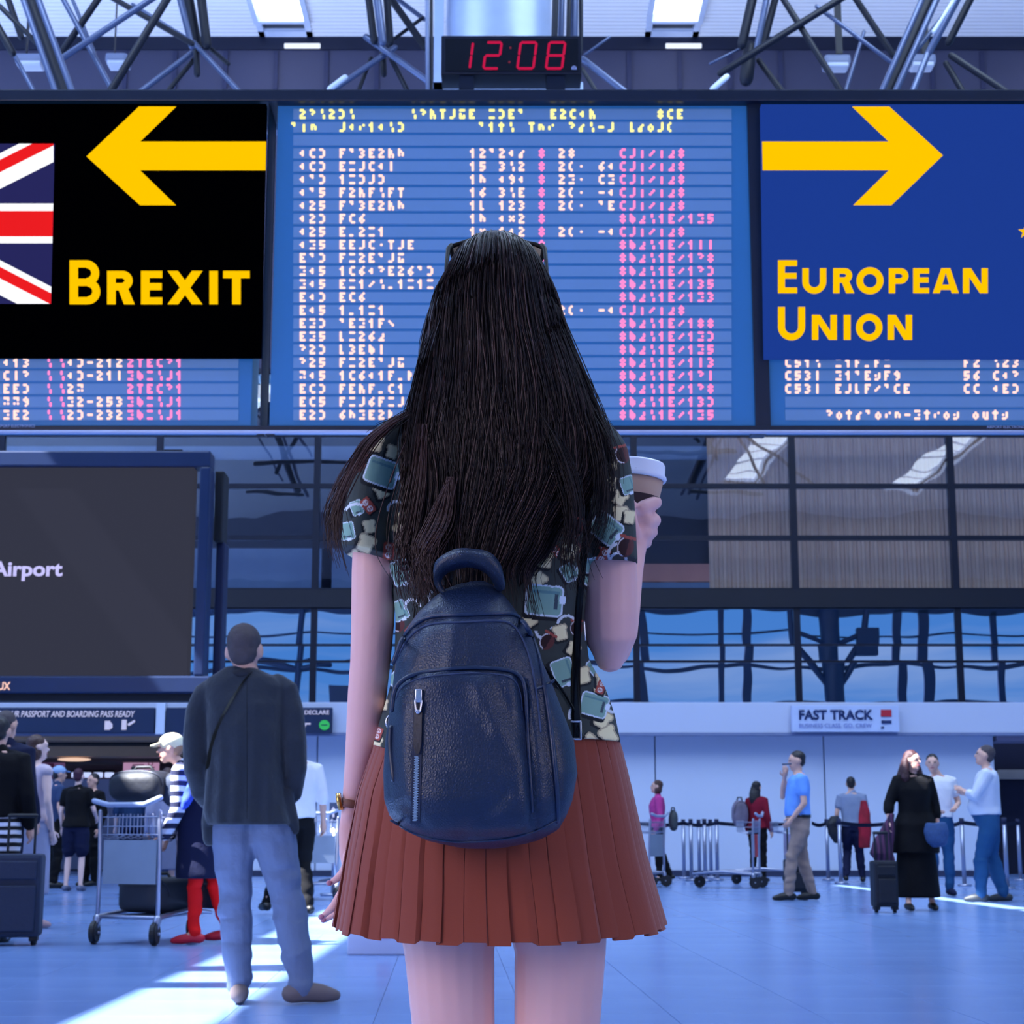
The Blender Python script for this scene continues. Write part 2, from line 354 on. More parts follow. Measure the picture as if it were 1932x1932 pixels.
for (a, b, c, d, l) in ((231, 300, 1434, 1476, 'pink lit poster with a smiling drawing, right of the two posters'), (62, 122, 1434, 1468, 'mauve lit poster above the man in the pale cap')):
    t = thing('poster', P((a + b) / 2, d, 34), l, 'poster')
    bm = bmesh.new(); pbox(bm, a, b, c, d, 34.0, .06, .01); part('panel', bm, pink if a > 200 else glow('poster_mauve', (120, 85, 130), .5), t)
    bm = bmesh.new()
    if a > 200:
        arc_ring(bm, 274, 1455, 14, 10, 1.6, 200, 340, 33.98, 12); quad(bm, 250, 272, 1442, 1444, 33.98); quad(bm, 268, 292, 1447, 1449, 33.98); arc_ring(bm, 284, 1441, 5, 4, 1.5, 0, 360, 33.98, 10)
        flat_poly(bm, [(276, 1454), (280, 1456), (276, 1458)], 33.98)
    else: quad(bm, 84, 102, 1440, 1447, 33.98); quad(bm, 76, 108, 1452, 1454, 33.98)
    part('drawing', bm, mat('poster_ink', (150, 40, 70), .6), t)
# right bay
solid('trim_8', 1882, 2300, 1388, 1398, 30.9, 1, mat('soffit_grey', (150, 140, 160), .6)); solid('wall_right_bay', 1884, 2300, 1399, 1650, 32.5, .3, mat('bay_navy', (16, 18, 48), .7))
solid('trim_9', 1888, 2300, 1452, 1470, 32.3, .2, mat('bay_beige', (180, 165, 150), .6))
# hanging signs on the fascia
navy = mat('sign_navy', (12, 34, 70), .5); white = glow('sign_white', (205, 210, 255), .75)
def wall_sign(px0, px1, py0, py1, Y, m, label):
    t = thing('sign', P((px0 + px1) / 2, py1, Y), label, 'sign'); bm = bmesh.new(); pbox(bm, px0, px1, py0, py1, Y, .12, .01); part('panel', bm, m, t); return t
t = wall_sign(-330, 292, 1335, 1383, 30.4, navy, 'long navy sign asking for passport and boarding pass, over the left bay')
text_part('PLEASE HAVE YOUR PASSPORT AND BOARDING PASS READY', -68, 255, 1341, 1353, 30.38, white, t, italic=.2)
bm = bmesh.new(); pbox(bm, 197, 208, 1360, 1377, 30.37, .01); pbox(bm, 229, 239, 1358, 1377, 30.37, .01); flat_poly(bm, [(240, 1366), (254, 1358), (255, 1362), (243, 1370)], 30.37)
flat_poly(bm, [(208, 1362), (212, 1366), (212, 1373), (208, 1376)], 30.37); part('pictogram', bm, white, t)
t = wall_sign(312, 627, 1335, 1383, 30.4, navy, 'navy sign with green dot, partly behind the man in the dark jacket')
text_part('NOTHING TO DECLARE', 500, 621, 1340, 1348, 30.38, white, t); 
bm = bmesh.new(); quad(bm, 572, 586, 1364, 1367, 30.38); flat_poly(bm, [(572, 1367), (578, 1367), (576, 1373)], 30.38); part('pictogram', bm, white, t)
bm = bmesh.new(); arc_ring(bm, 612, 1368, 10, 9.5, 9.6, 0, 360, 30.38, 24); part('green_dot', bm, glow('green_dot', (60, 190, 110), .8), t)
bm = bmesh.new(); quad(bm, 606, 618, 1367, 1369, 30.37); part('pictogram', bm, navy, t)
bm = bmesh.new(); pbox(bm, 293, 312, 1326, 1385, 30.42, .15); struct('trim_10', bm, wall_m)
t = wall_sign(1495, 1695, 1331, 1381, 30.4, mat('sign_pale', (190, 202, 232), .4), 'pale FAST TRACK sign with red logo on the fascia above the right queue')
ink = mat('sign_ink', (14, 38, 92), .6)
text_part('FAST TRACK', 1508, 1647, 1339, 1358, 30.38, ink, t, bold=.03)
text_part('BUSINESS CLASS, GO, CREW', 1508, 1645, 1365, 1374, 30.38, mat('sign_thin', (110, 125, 190), .6), t, bold=0)
bm = bmesh.new(); quad(bm, 1662, 1682, 1339, 1352, 30.38); part('red_logo', bm, mat('logo_red', (190, 30, 50), .5), t)
bm = bmesh.new(); quad(bm, 1663, 1682, 1359, 1365, 30.38); quad(bm, 1662, 1668, 1371, 1374, 30.38); part('dark_logo', bm, ink, t)

# ================================================================ glazed facade
pane_up = glass('pane_clear', (.9, .95, 1), .17, .01, .004, .9, (.82, .86, .92))
pane_lo = glass('pane_mirror', (.62, .80, 1), .92, .0, .0055, .5, (.2, .3, .5), (1, 1, 1))
mull = mat('mullion', (12, 18, 40), .45, .3)
colsx = [-303, -3, 297, 597, 897, 1197, 1497, 1797, 2097, 2397]
rowsy = [700, 820, 917, 1015, 1114]; rowsl = [1147, 1217, 1248, 1345]
X = lambda px: P(px, 966, YG).x
Z = lambda py: P(966, py, YG).z
facade = thing('facade_frame', (0, YG, 0), None, None); bpy.data.objects.remove(facade)
bm = bmesh.new()
for x in colsx: box(bm, (X(x) - .07, YG - .05, Z(1350)), (X(x) + .07, YG + .15, Z(690)))
win = struct('window_1', bm, mull)
for i, y in enumerate(rowsy + rowsl[:3]):
    bm = bmesh.new(); hh = .05 if i < 5 else .025; box(bm, (X(-303), YG - .04, Z(y) - hh), (X(2397), YG + .1, Z(y) + hh)); part('rail', bm, mull, win)
rnd = random.Random(3)
for rows_, m, ta in ((rowsy, pane_up, .001), (rowsl, pane_lo, .0022)):
    for i in range(len(colsx) - 1):
        for j in range(len(rows_) - 1):
            cx = (X(colsx[i]) + X(colsx[i + 1])) / 2; cz = (Z(rows_[j]) + Z(rows_[j + 1])) / 2
            hw = abs(X(colsx[i + 1]) - X(colsx[i])) / 2; hz = abs(Z(rows_[j]) - Z(rows_[j + 1])) / 2
            bm = bmesh.new(); v = [bm.verts.new((a * hw, 0, b * hz)) for a, b in ((-1, -1), (1, -1), (1, 1), (-1, 1))]; bm.faces.new(v)
            me = bpy.data.meshes.new('pane'); bm.to_mesh(me); bm.free(); me.materials.append(m)
            o = bpy.data.objects.new('pane', me); COL.objects.link(o); o.parent = win; o.location = (cx, YG, cz)
            o.rotation_euler = (rnd.uniform(-ta, ta), 0, rnd.uniform(-ta, ta))
bm = bmesh.new(); box(bm, (X(-303), YG - .12, Z(1147)), (X(2397), YG + .2, Z(1114))); struct('trim_11', bm, mat('spandrel', (3, 7, 28), .5))
# what stands behind the upper glass
ribbed = mat('ribbed_curtain', (232, 196, 168), .8, bump=('wave', 2.2, .6, .05), var=(5, .1))
dk = mat('bay_blue_dark', (14, 20, 38), .7); mid = mat('bay_blue_mid', (112, 132, 160), .7)
def behind(name, x0, x1, y0, y1, dY, m): bm = bmesh.new(); box(bm, (X(x0), YG + dY, Z(y1)), (X(x1), YG + dY + .1, Z(y0))); return struct(name, bm, m)
behind('wall_inner', -303, 2397, 690, 1114, 1.6, dk)
bm = bmesh.new(); x0, x1 = X(1345), X(2397); n = 260
for i in range(n):
    a = lerp(x0, x1, i / n); b_ = lerp(x0, x1, (i + 1) / n); dd = .05 if i % 2 else 0
    vs = [bm.verts.new(p) for p in ((a, YG + .9 + dd, Z(1114)), (b_, YG + .95 - dd, Z(1114)), (b_, YG + .95 - dd, Z(690)), (a, YG + .9 + dd, Z(690)))]; bm.faces.new(vs)
tag(obj('curtain', bm, ribbed), 'brownish grey ribbed curtain wall behind the upper glass at right', 'curtain')
behind('trim_12', -303, 620, 1022, 1114, .9, mid); behind('trim_13', 600, 1200, 1022, 1114, .9, mid)
behind('trim_14', 1197, 1345, 1052, 1086, .9, mat('rust_band', (215, 140, 118), .7)); behind('trim_15', 1197, 1345, 1088, 1114, .9, mid)
behind('trim_16', -303, 1345, 825, 850, .9, mid)
# wall above
bm = bmesh.new(); box(bm, (X(-303), YG - .02, Z(700)), (X(2397), YG + .3, 19.3)); wt = struct('wall_upper', bm, mat('upper_wall', (68, 68, 92), .7, var=(.8, .15)))
for x in (200, 298, 398, 498, 598, 698, 1198, 1298, 1398, 1498, 1798, 1898):
    bm = bmesh.new(); box(bm, (X(x) - .05, YG - .07, Z(170)), (X(x) + .05, YG, Z(100))); part('batten', bm, mat('batten', (48, 50, 80), .7), wt)

# ================================================================ roof
ZR = 19.05
roofm = mat('roof_sheet', (222, 222, 228), .5, bump=('noise', 3, .1, .02), var=(.5, .06))
bm = bmesh.new()
def slab(x0, x1, y0, y1): 
    if x1 > x0 and y1 > y0: box(bm, (x0, y0, ZR + .1), (x1, y1, ZR + .3))
holes = [(-16.85, -16.05, -2, 5.8), (5.6 + 5.6, 13.0, -16.5, -3.0), (20.6, 22.4, -18, -3.5), (3.1, 4.3, 4, 14)]
xsb = [-34, -16.85, -16.05, -10.6, -8.6, 3.1, 4.3, 11.2, 13.0, 20.6, 22.4, 34]
for i in range(len(xsb) - 1):
    a, b_ = xsb[i], xsb[i + 1]
    if (a, b_) == (-16.85, -16.05):  # unseen slots here and below, placed so sun strips land on the floor
        slab(a, b_, -25, -2); slab(a, b_, 5.78, 6.12); slab(a, b_, 19.5, 33)
    elif (a, b_) == (-10.6, -8.6):
        slab(a, b_, -25, 13); slab(a, b_, 22.5, 33)
        for q4 in (((a, 13), (-9.45, 13), (-10.05, 22.5), (a, 22.5)), ((-9.0, 13), (b_, 13), (b_, 22.5), (-9.75, 22.5))):
            lo = [bm.verts.new((x, y, ZR + .1)) for x, y in q4]; hi = [bm.verts.new((x, y, ZR + .3)) for x, y in q4]
            bm.faces.new(lo[::-1]); bm.faces.new(hi)
            for k in range(4): bm.faces.new((lo[k], lo[(k + 1) % 4], hi[(k + 1) % 4], hi[k]))
    else:
        hs = [h for h in holes if h[0] == a or abs(h[0] - a) < .01]
        if hs: slab(a, b_, -25, hs[0][2]); slab(a, b_, hs[0][3], 33)
        else: slab(a, b_, -25, 33)
ceil = struct('ceiling', bm, roofm)
skym = bpy.data.materials.new('skylight_pane'); skym.use_nodes = True; nn = skym.node_tree; bb = nn.nodes['Principled BSDF']
bb.inputs['Base Color'].default_value = (.8, .85, .95, 1); bb.inputs['Emission Color'].default_value = (.80, .88, 1, 1); bb.inputs['Emission Strength'].default_value = 3.5
framem = mat('skylight_frame', (205, 215, 238), .45)
def skylight(n, x0, x1, y0, y1, up=.5):
    bm = bmesh.new(); w_ = .12
    for (a, b_, c, d) in ((x0 - w_, x0, y0, y1), (x1, x1 + w_, y0, y1), (x0 - w_, x1 + w_, y0 - w_, y0), (x0 - w_, x1 + w_, y1, y1 + w_)): box(bm, (a, c, ZR - .08), (b_, d, ZR + up + .1))
    s = struct('window_%d' % n, bm, framem); bm = bmesh.new()
    k = max(1, round((y1 - y0) / 2.2))
    for i in range(k):
        bm = bmesh.new(); box(bm, (x0, lerp(y0, y1, i / k) + .04, ZR + up), (x1, lerp(y0, y1, (i + 1) / k) - .04, ZR + up + .06)); part('pane', bm, skym, s)
        if i: bm = bmesh.new(); box(bm, (x0, lerp(y0, y1, i / k) - .06, ZR + up - .05), (x1, lerp(y0, y1, i / k) + .06, ZR + up + .1)); part('glazing_bar', bm, framem, s)
skylight(2, 11.2, 13, -16.5, -3); skylight(3, 20.6, 22.4, -18, -3.5); skylight(4, 3.1, 4.3, 4, 14)
# corrugated ceiling in view, with wells for the skylights
YB = 36.93
def corr(x0, x1, y0, y1, parent):
    bm = bmesh.new(); n = int((y1 - y0) / .045); pr = None
    for i in range(n + 1):
        y = lerp(y0, y1, i / n); z = ZR + (.02 if (i // 2) % 2 else -.02)
        r = [bm.verts.new((x0, y, z)), bm.verts.new((x1, y, z))]
        if pr: bm.faces.new((pr[0], r[0], r[1], pr[1]))
        pr = r
    part('ceiling_panel', bm, roofm, parent)
wells = [(-14.85, -13.6), (-5.9, -4.65), (3.1, 4.35), (12.15, 13.4)]
edges = [-20] + [v for w_ in wells for v in w_] + [20]
for i in range(0, len(edges), 2): corr(edges[i], edges[i + 1], 32.9, YB, ceil)
for k, (a, b_) in enumerate(wells):
    corr(a, b_, 32.9, 33.5, ceil)
    skylight(5 + k, a + .1, b_ - .1, 33.6, 36.08, .1)
    bm = bmesh.new(); box(bm, (a, 36.14, ZR + .12), (b_, YB, ZR + .2)); box(bm, (a, 36.66, ZR - .03), (b_, YB, ZR + .15)); box(bm, (a, 36.1, ZR - .03), (a + .14, YB, ZR + .15)); box(bm, (b_ - .14, 36.1, ZR - .03), (b_, YB, ZR + .15)); struct('trim_%d' % (30 + k), bm, framem)
    bm = bmesh.new(); box(bm, (a + .16, 36.22, ZR + .02), (b_ - .16, 36.6, ZR + .1), .01); o = tag(obj('blind', bm, mat('well_grey', (60, 66, 80), .6)), 'grey panel across the skylight well, %s skylight' % ('far left', 'left', 'right', 'far right')[k], 'panel', 'panels in the skylight wells')
bm = bmesh.new(); box(bm, (-20, YB, ZR - .34), (20, YG + .1, ZR + .02)); struct('trim_17', bm, mat('dark_beam', (20, 26, 50), .5))
for k, x in enumerate((542, 1262)):
    c = P(x + 28, 86, YB - .05); bm = bmesh.new(); box(bm, (c.x - .42, YB - .06, c.z - .05), (c.x + .42, YB + .02, c.z + .06), .02)
    tag(obj('batten_lamp', bm, glow('tube_white', (225, 235, 255), 1.2)), 'short white tube lamp on the dark beam below the %s skylight' % ('left', 'right')[k], 'lamp')

# ================================================================ rear glazing (behind the camera, seen mirrored in the facade)
YR = -25
rm = mat('rear_steel', (8, 14, 44), .5)
bm = bmesh.new(); box(bm, (-45, YR - .3, 13.4), (50, YR, 15.2)); struct('trim_18', bm, rm)
bm = bmesh.new(); box(bm, (-45, YR - .3, 15.2), (50, YR, 19.3)); struct('wall_rear', bm, mat('rear_wall', (120, 118, 130), .7))
rx = lambda px: (px - 966) / 33.0
bm = bmesh.new()
for px, wd in ((1222, .4), (1374, .36), (1425, .42), (1712, .45), (1757, .5), (1900, .36), (548, .3), (300, .4), (80, .4), (1000, .3)):
    box(bm, (rx(px) - wd / 2, YR - .3, 0), (rx(px) + wd / 2, YR, 13.6))
wr = struct('window_9', bm, rm)
for z, hh in ((12.2, .05), (10.1, .09), (8.1, .09)):
    bm = bmesh.new(); box(bm, (-45, YR - .2, z - hh), (50, YR - .05, z + hh)); part('rail', bm, rm, wr)
bm = bmesh.new(); tube(bm, [(rx(1572), YR + .5, 0), (rx(1572), YR + .5, 13.5)], .62, 10)
for s in (-1, 1):
    tube(bm, [(rx(1572), YR + .5, 8.6), (rx(1572) + s * 1.9, YR + .5, 11.4), (rx(1572) + s * 2.2, YR + .5, 13.4)], .2, 8)
    tube(bm, [(rx(1572), YR + .5, 11.5), (rx(1572) + s * 2.0, YR + .5, 12.4)], .16, 8)
o = obj('tree_column', bm, rm, None, True); tag(o, 'dark branching steel column mirrored in the blue glass at right', 'column')
bm = bmesh.new(); tube(bm, [(rx(548), YR + .5, 0), (rx(548), YR + .5, 13.5)], .2, 8)
for s in (-1, 1): 
    for q in (2.4, 4.2): tube(bm, [(rx(548), YR + .5, 10.2), (rx(548) + s * q, YR + .5, 10.2 + .35 * (q - 2))], .13, 8)
o = obj('tree_column', bm, rm, None, True); tag(o, 'thin dark branching column mirrored in the blue glass at left', 'column')
for (a, b_, c, d, l) in ((1625, 1668, 1175, 1240, 'dark box mirrored in the blue glass at right'), (622, 690, 1285, 1322, 'dark box mirrored low in the blue glass at left')):
    zz = lambda py: HC + (P(0, py, 1).z - HC) * 99
    bm = bmesh.new(); box(bm, (rx(a), YR + .2, zz(d)), (rx(b_), YR + .8, zz(c)), .05); tag(obj('hanging_box', bm, rm), l, 'box')
    bm = bmesh.new(); 

# ================================================================ trusses under the roof
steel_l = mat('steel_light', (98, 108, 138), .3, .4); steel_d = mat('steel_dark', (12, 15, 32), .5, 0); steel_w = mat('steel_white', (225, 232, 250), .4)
def truss(label, Y, lst, name='roof_truss'):
    t = thing(name, P(lst[0][0], 160, Y), label, 'truss')
    for q in lst:
        x0, y0, x1, y1, wd, k = q[:6]; Y0 = Y + (q[6] if len(q) > 6 else 0)
        if y0 <= 0: s = (-220 - y0) / (y1 - y0); x0 += (x1 - x0) * s; y0 = -220
        if y1 >= 155 and k != 'w': s = (300 - y0) / (y1 - y0); x1 = x0 + (x1 - x0) * s; y1 = 300
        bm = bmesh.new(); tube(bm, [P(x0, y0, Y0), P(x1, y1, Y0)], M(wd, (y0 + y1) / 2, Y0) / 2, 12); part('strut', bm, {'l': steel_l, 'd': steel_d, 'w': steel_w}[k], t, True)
    xa = min(min(q[0], q[2]) for q in lst); xb = max(max(q[0], q[2]) for q in lst)
    for yy in (-215, 295):
        bm = bmesh.new(); tube(bm, [P(xa - 30, yy, Y), P(xb + 30, yy, Y)], M(14, yy, Y) / 2, 10); part('chord', bm, steel_d, t, True)
    return t
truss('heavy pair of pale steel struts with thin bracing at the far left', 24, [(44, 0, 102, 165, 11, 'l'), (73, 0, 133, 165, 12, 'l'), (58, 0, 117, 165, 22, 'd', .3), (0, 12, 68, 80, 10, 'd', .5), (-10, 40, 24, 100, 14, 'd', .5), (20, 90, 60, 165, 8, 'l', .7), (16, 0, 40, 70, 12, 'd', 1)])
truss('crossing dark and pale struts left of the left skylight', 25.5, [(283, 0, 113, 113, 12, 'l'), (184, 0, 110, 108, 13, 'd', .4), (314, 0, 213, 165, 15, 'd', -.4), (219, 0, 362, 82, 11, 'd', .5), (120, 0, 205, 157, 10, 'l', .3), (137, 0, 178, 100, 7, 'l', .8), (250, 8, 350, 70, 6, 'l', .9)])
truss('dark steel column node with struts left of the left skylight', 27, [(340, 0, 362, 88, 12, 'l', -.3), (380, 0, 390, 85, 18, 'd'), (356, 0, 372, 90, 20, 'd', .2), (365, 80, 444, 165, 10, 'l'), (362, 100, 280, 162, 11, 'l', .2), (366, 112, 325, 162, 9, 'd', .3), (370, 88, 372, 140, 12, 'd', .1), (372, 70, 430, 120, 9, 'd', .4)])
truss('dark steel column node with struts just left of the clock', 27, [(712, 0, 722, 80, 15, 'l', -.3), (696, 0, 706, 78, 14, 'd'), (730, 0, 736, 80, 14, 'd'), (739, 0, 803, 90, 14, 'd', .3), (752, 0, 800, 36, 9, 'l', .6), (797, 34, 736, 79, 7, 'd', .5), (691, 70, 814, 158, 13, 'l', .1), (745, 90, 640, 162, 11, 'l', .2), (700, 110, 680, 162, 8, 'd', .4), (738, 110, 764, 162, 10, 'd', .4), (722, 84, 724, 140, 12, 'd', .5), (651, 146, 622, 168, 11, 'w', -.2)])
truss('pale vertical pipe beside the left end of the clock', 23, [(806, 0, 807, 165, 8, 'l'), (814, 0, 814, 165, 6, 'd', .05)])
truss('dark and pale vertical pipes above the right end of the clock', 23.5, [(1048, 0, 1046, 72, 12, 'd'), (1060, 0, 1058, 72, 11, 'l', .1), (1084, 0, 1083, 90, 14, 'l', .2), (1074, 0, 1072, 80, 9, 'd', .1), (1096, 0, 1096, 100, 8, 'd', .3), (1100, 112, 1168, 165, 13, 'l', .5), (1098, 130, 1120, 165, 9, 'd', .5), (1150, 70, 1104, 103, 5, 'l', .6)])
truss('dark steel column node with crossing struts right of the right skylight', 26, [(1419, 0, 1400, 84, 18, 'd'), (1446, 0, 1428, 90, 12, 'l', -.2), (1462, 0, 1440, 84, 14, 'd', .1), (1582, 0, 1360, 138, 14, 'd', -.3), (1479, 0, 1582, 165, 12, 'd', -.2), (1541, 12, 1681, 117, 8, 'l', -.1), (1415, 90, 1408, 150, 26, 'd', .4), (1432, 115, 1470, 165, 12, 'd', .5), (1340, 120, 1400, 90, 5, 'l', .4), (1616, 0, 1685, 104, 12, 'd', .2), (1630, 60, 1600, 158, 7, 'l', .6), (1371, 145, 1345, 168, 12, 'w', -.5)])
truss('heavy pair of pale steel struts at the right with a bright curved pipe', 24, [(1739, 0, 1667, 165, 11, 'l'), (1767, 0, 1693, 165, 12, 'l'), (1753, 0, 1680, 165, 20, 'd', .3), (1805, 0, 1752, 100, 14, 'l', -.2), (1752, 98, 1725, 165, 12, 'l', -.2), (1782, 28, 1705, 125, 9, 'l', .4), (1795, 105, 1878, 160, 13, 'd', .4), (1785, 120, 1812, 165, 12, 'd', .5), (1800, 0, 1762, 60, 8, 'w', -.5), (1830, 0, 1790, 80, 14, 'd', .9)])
# curved white duct behind the clock
t = thing('air_duct', P(940, 72, 26), 'pale curved ribbed duct hanging behind the clock', 'duct')
bm = bmesh.new(); a = P(838, 100, 26); b_ = P(1043, 100, 26); cx = (a.x + b_.x) / 2; r = (b_.x - a.x) / 2; z0 = P(940, 66, 26).z; pr = None
for j in range(60):
    z = z0 + j * .055; rr = r * (1 + (.006 if j % 2 else 0)); row = [bm.verts.new((cx + rr * math.cos(q), 26 + rr * .8 * (1 - math.sin(q)), z)) for q in [math.pi * k / 24 for k in range(25)]]
    if pr:
        for k in range(24): bm.faces.new((pr[k], pr[k + 1], row[k + 1], row[k]))
    pr = row
part('duct_shell', bm, mat('duct_white', (178, 192, 218), .35, .2), t, True)
bm = bmesh.new(); box(bm, (P(818, 100, 26.2).x, 26.3, P(940, 160, 26).z), (P(836, 100, 26.2).x, 26.4, z0 + 3)); box(bm, (P(818, 100, 26.2).x, 26.3, P(940, 160, 26).z), (P(1100, 100, 26.2).x, 26.4, P(940, 140, 26).z)); part('frame', bm, mat('duct_frame', (170, 186, 220), .4), t)
# floodlights
for k, (a, b_, c, d) in enumerate(((26, 80, 99, 123), (197, 240, 98, 122), (1557, 1606, 101, 126), (1719, 1767, 100, 125))):
    Yf = 28.5; t = thing('floodlight', P((a + b_) / 2, d, Yf), 'grey boxed floodlight among the roof struts, %s of four' % ('leftmost', 'second from left', 'third from left', 'rightmost')[k], 'lamp', 'floodlights under the roof')
    bm = bmesh.new(); pbox(bm, a, b_, c, d - 6, Yf, .4, .06); part('housing', bm, mat('lamp_housing', (130, 138, 165), .5), t)
    bm = bmesh.new(); pbox(bm, a + 4, b_ - 4, d - 10, d - 1, Yf - .05, .3, .03); part('lens', bm, mat('lamp_lens', (200, 205, 220), .2), t)
    bm = bmesh.new(); pbox(bm, (a + b_) / 2 - 3, (a + b_) / 2 + 3, c - 150, c, Yf + .15, .1); part('bracket', bm, steel_d, t)

# ================================================================ departure boards
YB_ = 10.0
FONT = {'0': '.#.#.##.##.#.#.', '1': '.#.##..#..#..#.', '2': '##...#.#.#..###', '3': '##...#.#...###.', '4': '....####.#.....'.replace('####', '#.##'), '5': '####..###..###.', '6': '..#.#.##.#.#.#.',
 '7': '###..#...#.#...', '8': '.#.#.#.#.#.#.#.', '9': '.#.#.#.##..#.#.', 'a': '....#.##..#....', 'C': '.###..#..#...##', ')': '##...#..#..###.', 'E': '####..##.#..###', 'F': '####..##.#..#..',
 '=': '###.........###', 'J': '..#..#..#..###.', 'I': '.#..#..#..#..#.', 'N': '#..##.##.#.##.#', 'P': '#..##.#.##.#...', 'T': '###.#..#..#..#.', ':': '.#..#......#..#'[:15], '.': '.......#.......',
 '_': '............##.', '/': '.....#.#.#.....', '\\': '...#...#...#...', "'": '##..#..........', 'L': '#..#..#..#..##.', 'D': '#..##.######.#.', 'A': '.....#..#.#.###', 'G': '###...#..#.####', 'S': '###.....#...###', 
 'O': '.#.#.##.##.#.#.', 'M': '#..##.##.#..#..', '?': '##...#.#.......', '-': '......###......', 'R': '##.#.###.#.##.#', 'B': '##.#.###.#.###.', 'r': '.....##..#.....', '*': '...#.#.#.#.#...', '(': '.#.#..#..#...#.', ' ': '.' * 15,
 'n': '...##.#.##.#...', 'e': '.....#.#.##.##.', 't': '.#.###.#..#..#.', 'o': '....#.#.##.#.#.', 's': '.....##.#..###.', 'i': '....#..#..#..#.', 'p': '...##.#.###.#..', 'g': '....##.##..##..', 'u': '...#.##.##.#.##', 'l': '.#..#..#..#..##', 'k': '#..#.###.##.#.#'}
def glyphs(bm, s, x, yc, Y, pitch=18.4, sc=.94):
    for ch in s:
        pat = FONT.get(ch, FONT['8'])
        for r in range(5):
            for c in range(3):
                if pat[r * 3 + c] == '#':
                    cx = x + (c - 1) * 3.5 * sc; cy = yc + (r - 2) * 3.7 * sc; k = 2.55 * sc; k2 = 2.5 * sc
                    flat_poly(bm, [(cx - k, cy - k2 * .5), (cx - k * .5, cy - k2), (cx + k * .5, cy - k2), (cx + k, cy - k2 * .5), (cx + k, cy + k2 * .5), (cx + k * .5, cy + k2), (cx - k * .5, cy + k2), (cx - k, cy + k2 * .5)], Y, .001)
        x += pitch
scr = mat('board_face', (40, 100, 158), .35, var=(2, .08), emit=.36); slatm = mat('board_row', (90, 126, 172), .4, var=(4, .06), emit=.36); frm = mat('board_frame', (9, 24, 48), .4)
led_y = glow('led_yellow', (255, 245, 150), 1.3); led_p = glow('led_peach', (255, 208, 196), 1.35); led_k = glow('led_pink', (255, 132, 190), 1.3); led_kh = glow('led_halo', (235, 70, 110), .55)
def board(label, x0, x1, sx0, sx1, ys, fields):
    t = thing('departure_board', P((x0 + x1) / 2, 803, YB_), label, 'departure board', 'departure boards')
    bm = bmesh.new(); pbox(bm, x0, x1, 190, 803, YB_, .25, .004); part('face', bm, scr, t)
    for y in ys:
        bm = bmesh.new(); pbox(bm, sx0, sx1, y - 9.5, y + 10, YB_ - .006, .012); part('row', bm, slatm, t)
    for m, lst in fields:
        bm = bmesh.new()
        for (s, x, y) in lst: glyphs(bm, s, x, y, YB_ - .010)
        part('led_text', bm, m, t)['kind'] = 'stuff'
    return t
ys = [215 + 24.68 * k for k in range(24)]; R = lambda k: ys[k + 3]
code = ["aC)", "aC)", "a')", "a'5", "a25", "a2)", "a25", "aS5", "E')", "Sa5", "Sa5", "Ea)", "Ea5", "ES)", "ES5", "?2)", "?25", "7a5", "EC)", "EC5", "E2)"]
dest = ["F'3E2NP", "E=JCaI", "1=)J)", "F2NF:FT", "F'3E2NP", "FC6", "E_2=1", "EEJC.TJE", "F=2E'JG", "1C6a?E26')", "E=1/:_1=1=", "EC6", "1_1=1", "'ES1F\\", "L=26A", "L3EDI", "F=2E'JG", "1C6a1F_M", "FENF_C1", "F=J6F=JO", "6PSE2M"]
tim = ["12'2ae", "15 3:2", "1P a9a", "16 3:E", "1L 123", "1P a*2", "1* 1a2", "1a 2*5", "1P 31a"]
gate = [("28", ""), ("2(.", "6a"), ("2S.", "CS"), ("2(.", "-a"), ("2(.", "'E"), ("", ""), ("2(.", "-a")]
pe, pk = [], []
for k in range(21):
    pe += [(code[k], 571, R(k)), (dest[k], 646, R(k))]
    if k < len(tim): pe.append((tim[k], 892, R(k)))
    if k < 10: pk.append(('8', 1022, R(k)))
    if k < 7: pe += [(gate[k][0], 1060, R(k)), (gate[k][1], 1135, R(k))]
    if k == 12: pe += [("2(.", 1060, R(k)), ("-a", 1135, R(k))]
    pk.append(("CJi/iA8", 1175, R(k)) if k in (0, 1, 2, 3, 4, 6, 12) else ("8DA:1E/1" + "?3SE8SSI?"[k % 9] + "53I8)"[k % 5], 1175, R(k)))
hd = [("2?:2):", 571, ys[0]), (":?NTJGE", 780, ys[0]), ("=)E'", 928, ys[0]), ("E2CaN", 1044, ys[0]), ("8CE", 1246, ys[0]), ("'in Iariaio"[:3], 555, ys[1]), ("Jar1a:)", 646, ys[1]), ("'1t:", 909, ys[1]), ("Tnr", 1003, ys[1]), ("?e:-J", 1079, ys[1]), ("leoJ(", 1191, ys[1])]
board('middle departure board full of glowing flight rows, behind the long haired woman', 508, 1428, 553, 1380, ys, [(led_y, hd), (led_p, pe), (led_k, pk)])
ysl = [y for y in ys if y > 670]; L = ysl
board('left departure board, mostly covered by the black BREXIT sign', -440, 491, -400, 450, ys[3:], [(led_p, [("a13", 12, L[0]), ("CI?", 12, L[1]), ("EE)", 12, L[2]), ("779", 12, L[3]), ("SE2", 12, L[4]), ("a)-212", 133, L[0]), ("a)-21I", 133, L[1]), ("27", 133, L[2]), ("S2-253", 133, L[3]), ("2)-232", 133, L[4])]),
   (led_k, [(":", 92, y) for y in L] + [(":", 116, y) for y in L] + [("2TEC?1", 246, L[0]), ("SD=:J1", 246, L[1]), ("2TEC?1", 246, L[2]), ("SD=:J1", 246, L[3]), ("SD=:J1", 246, L[4])])])
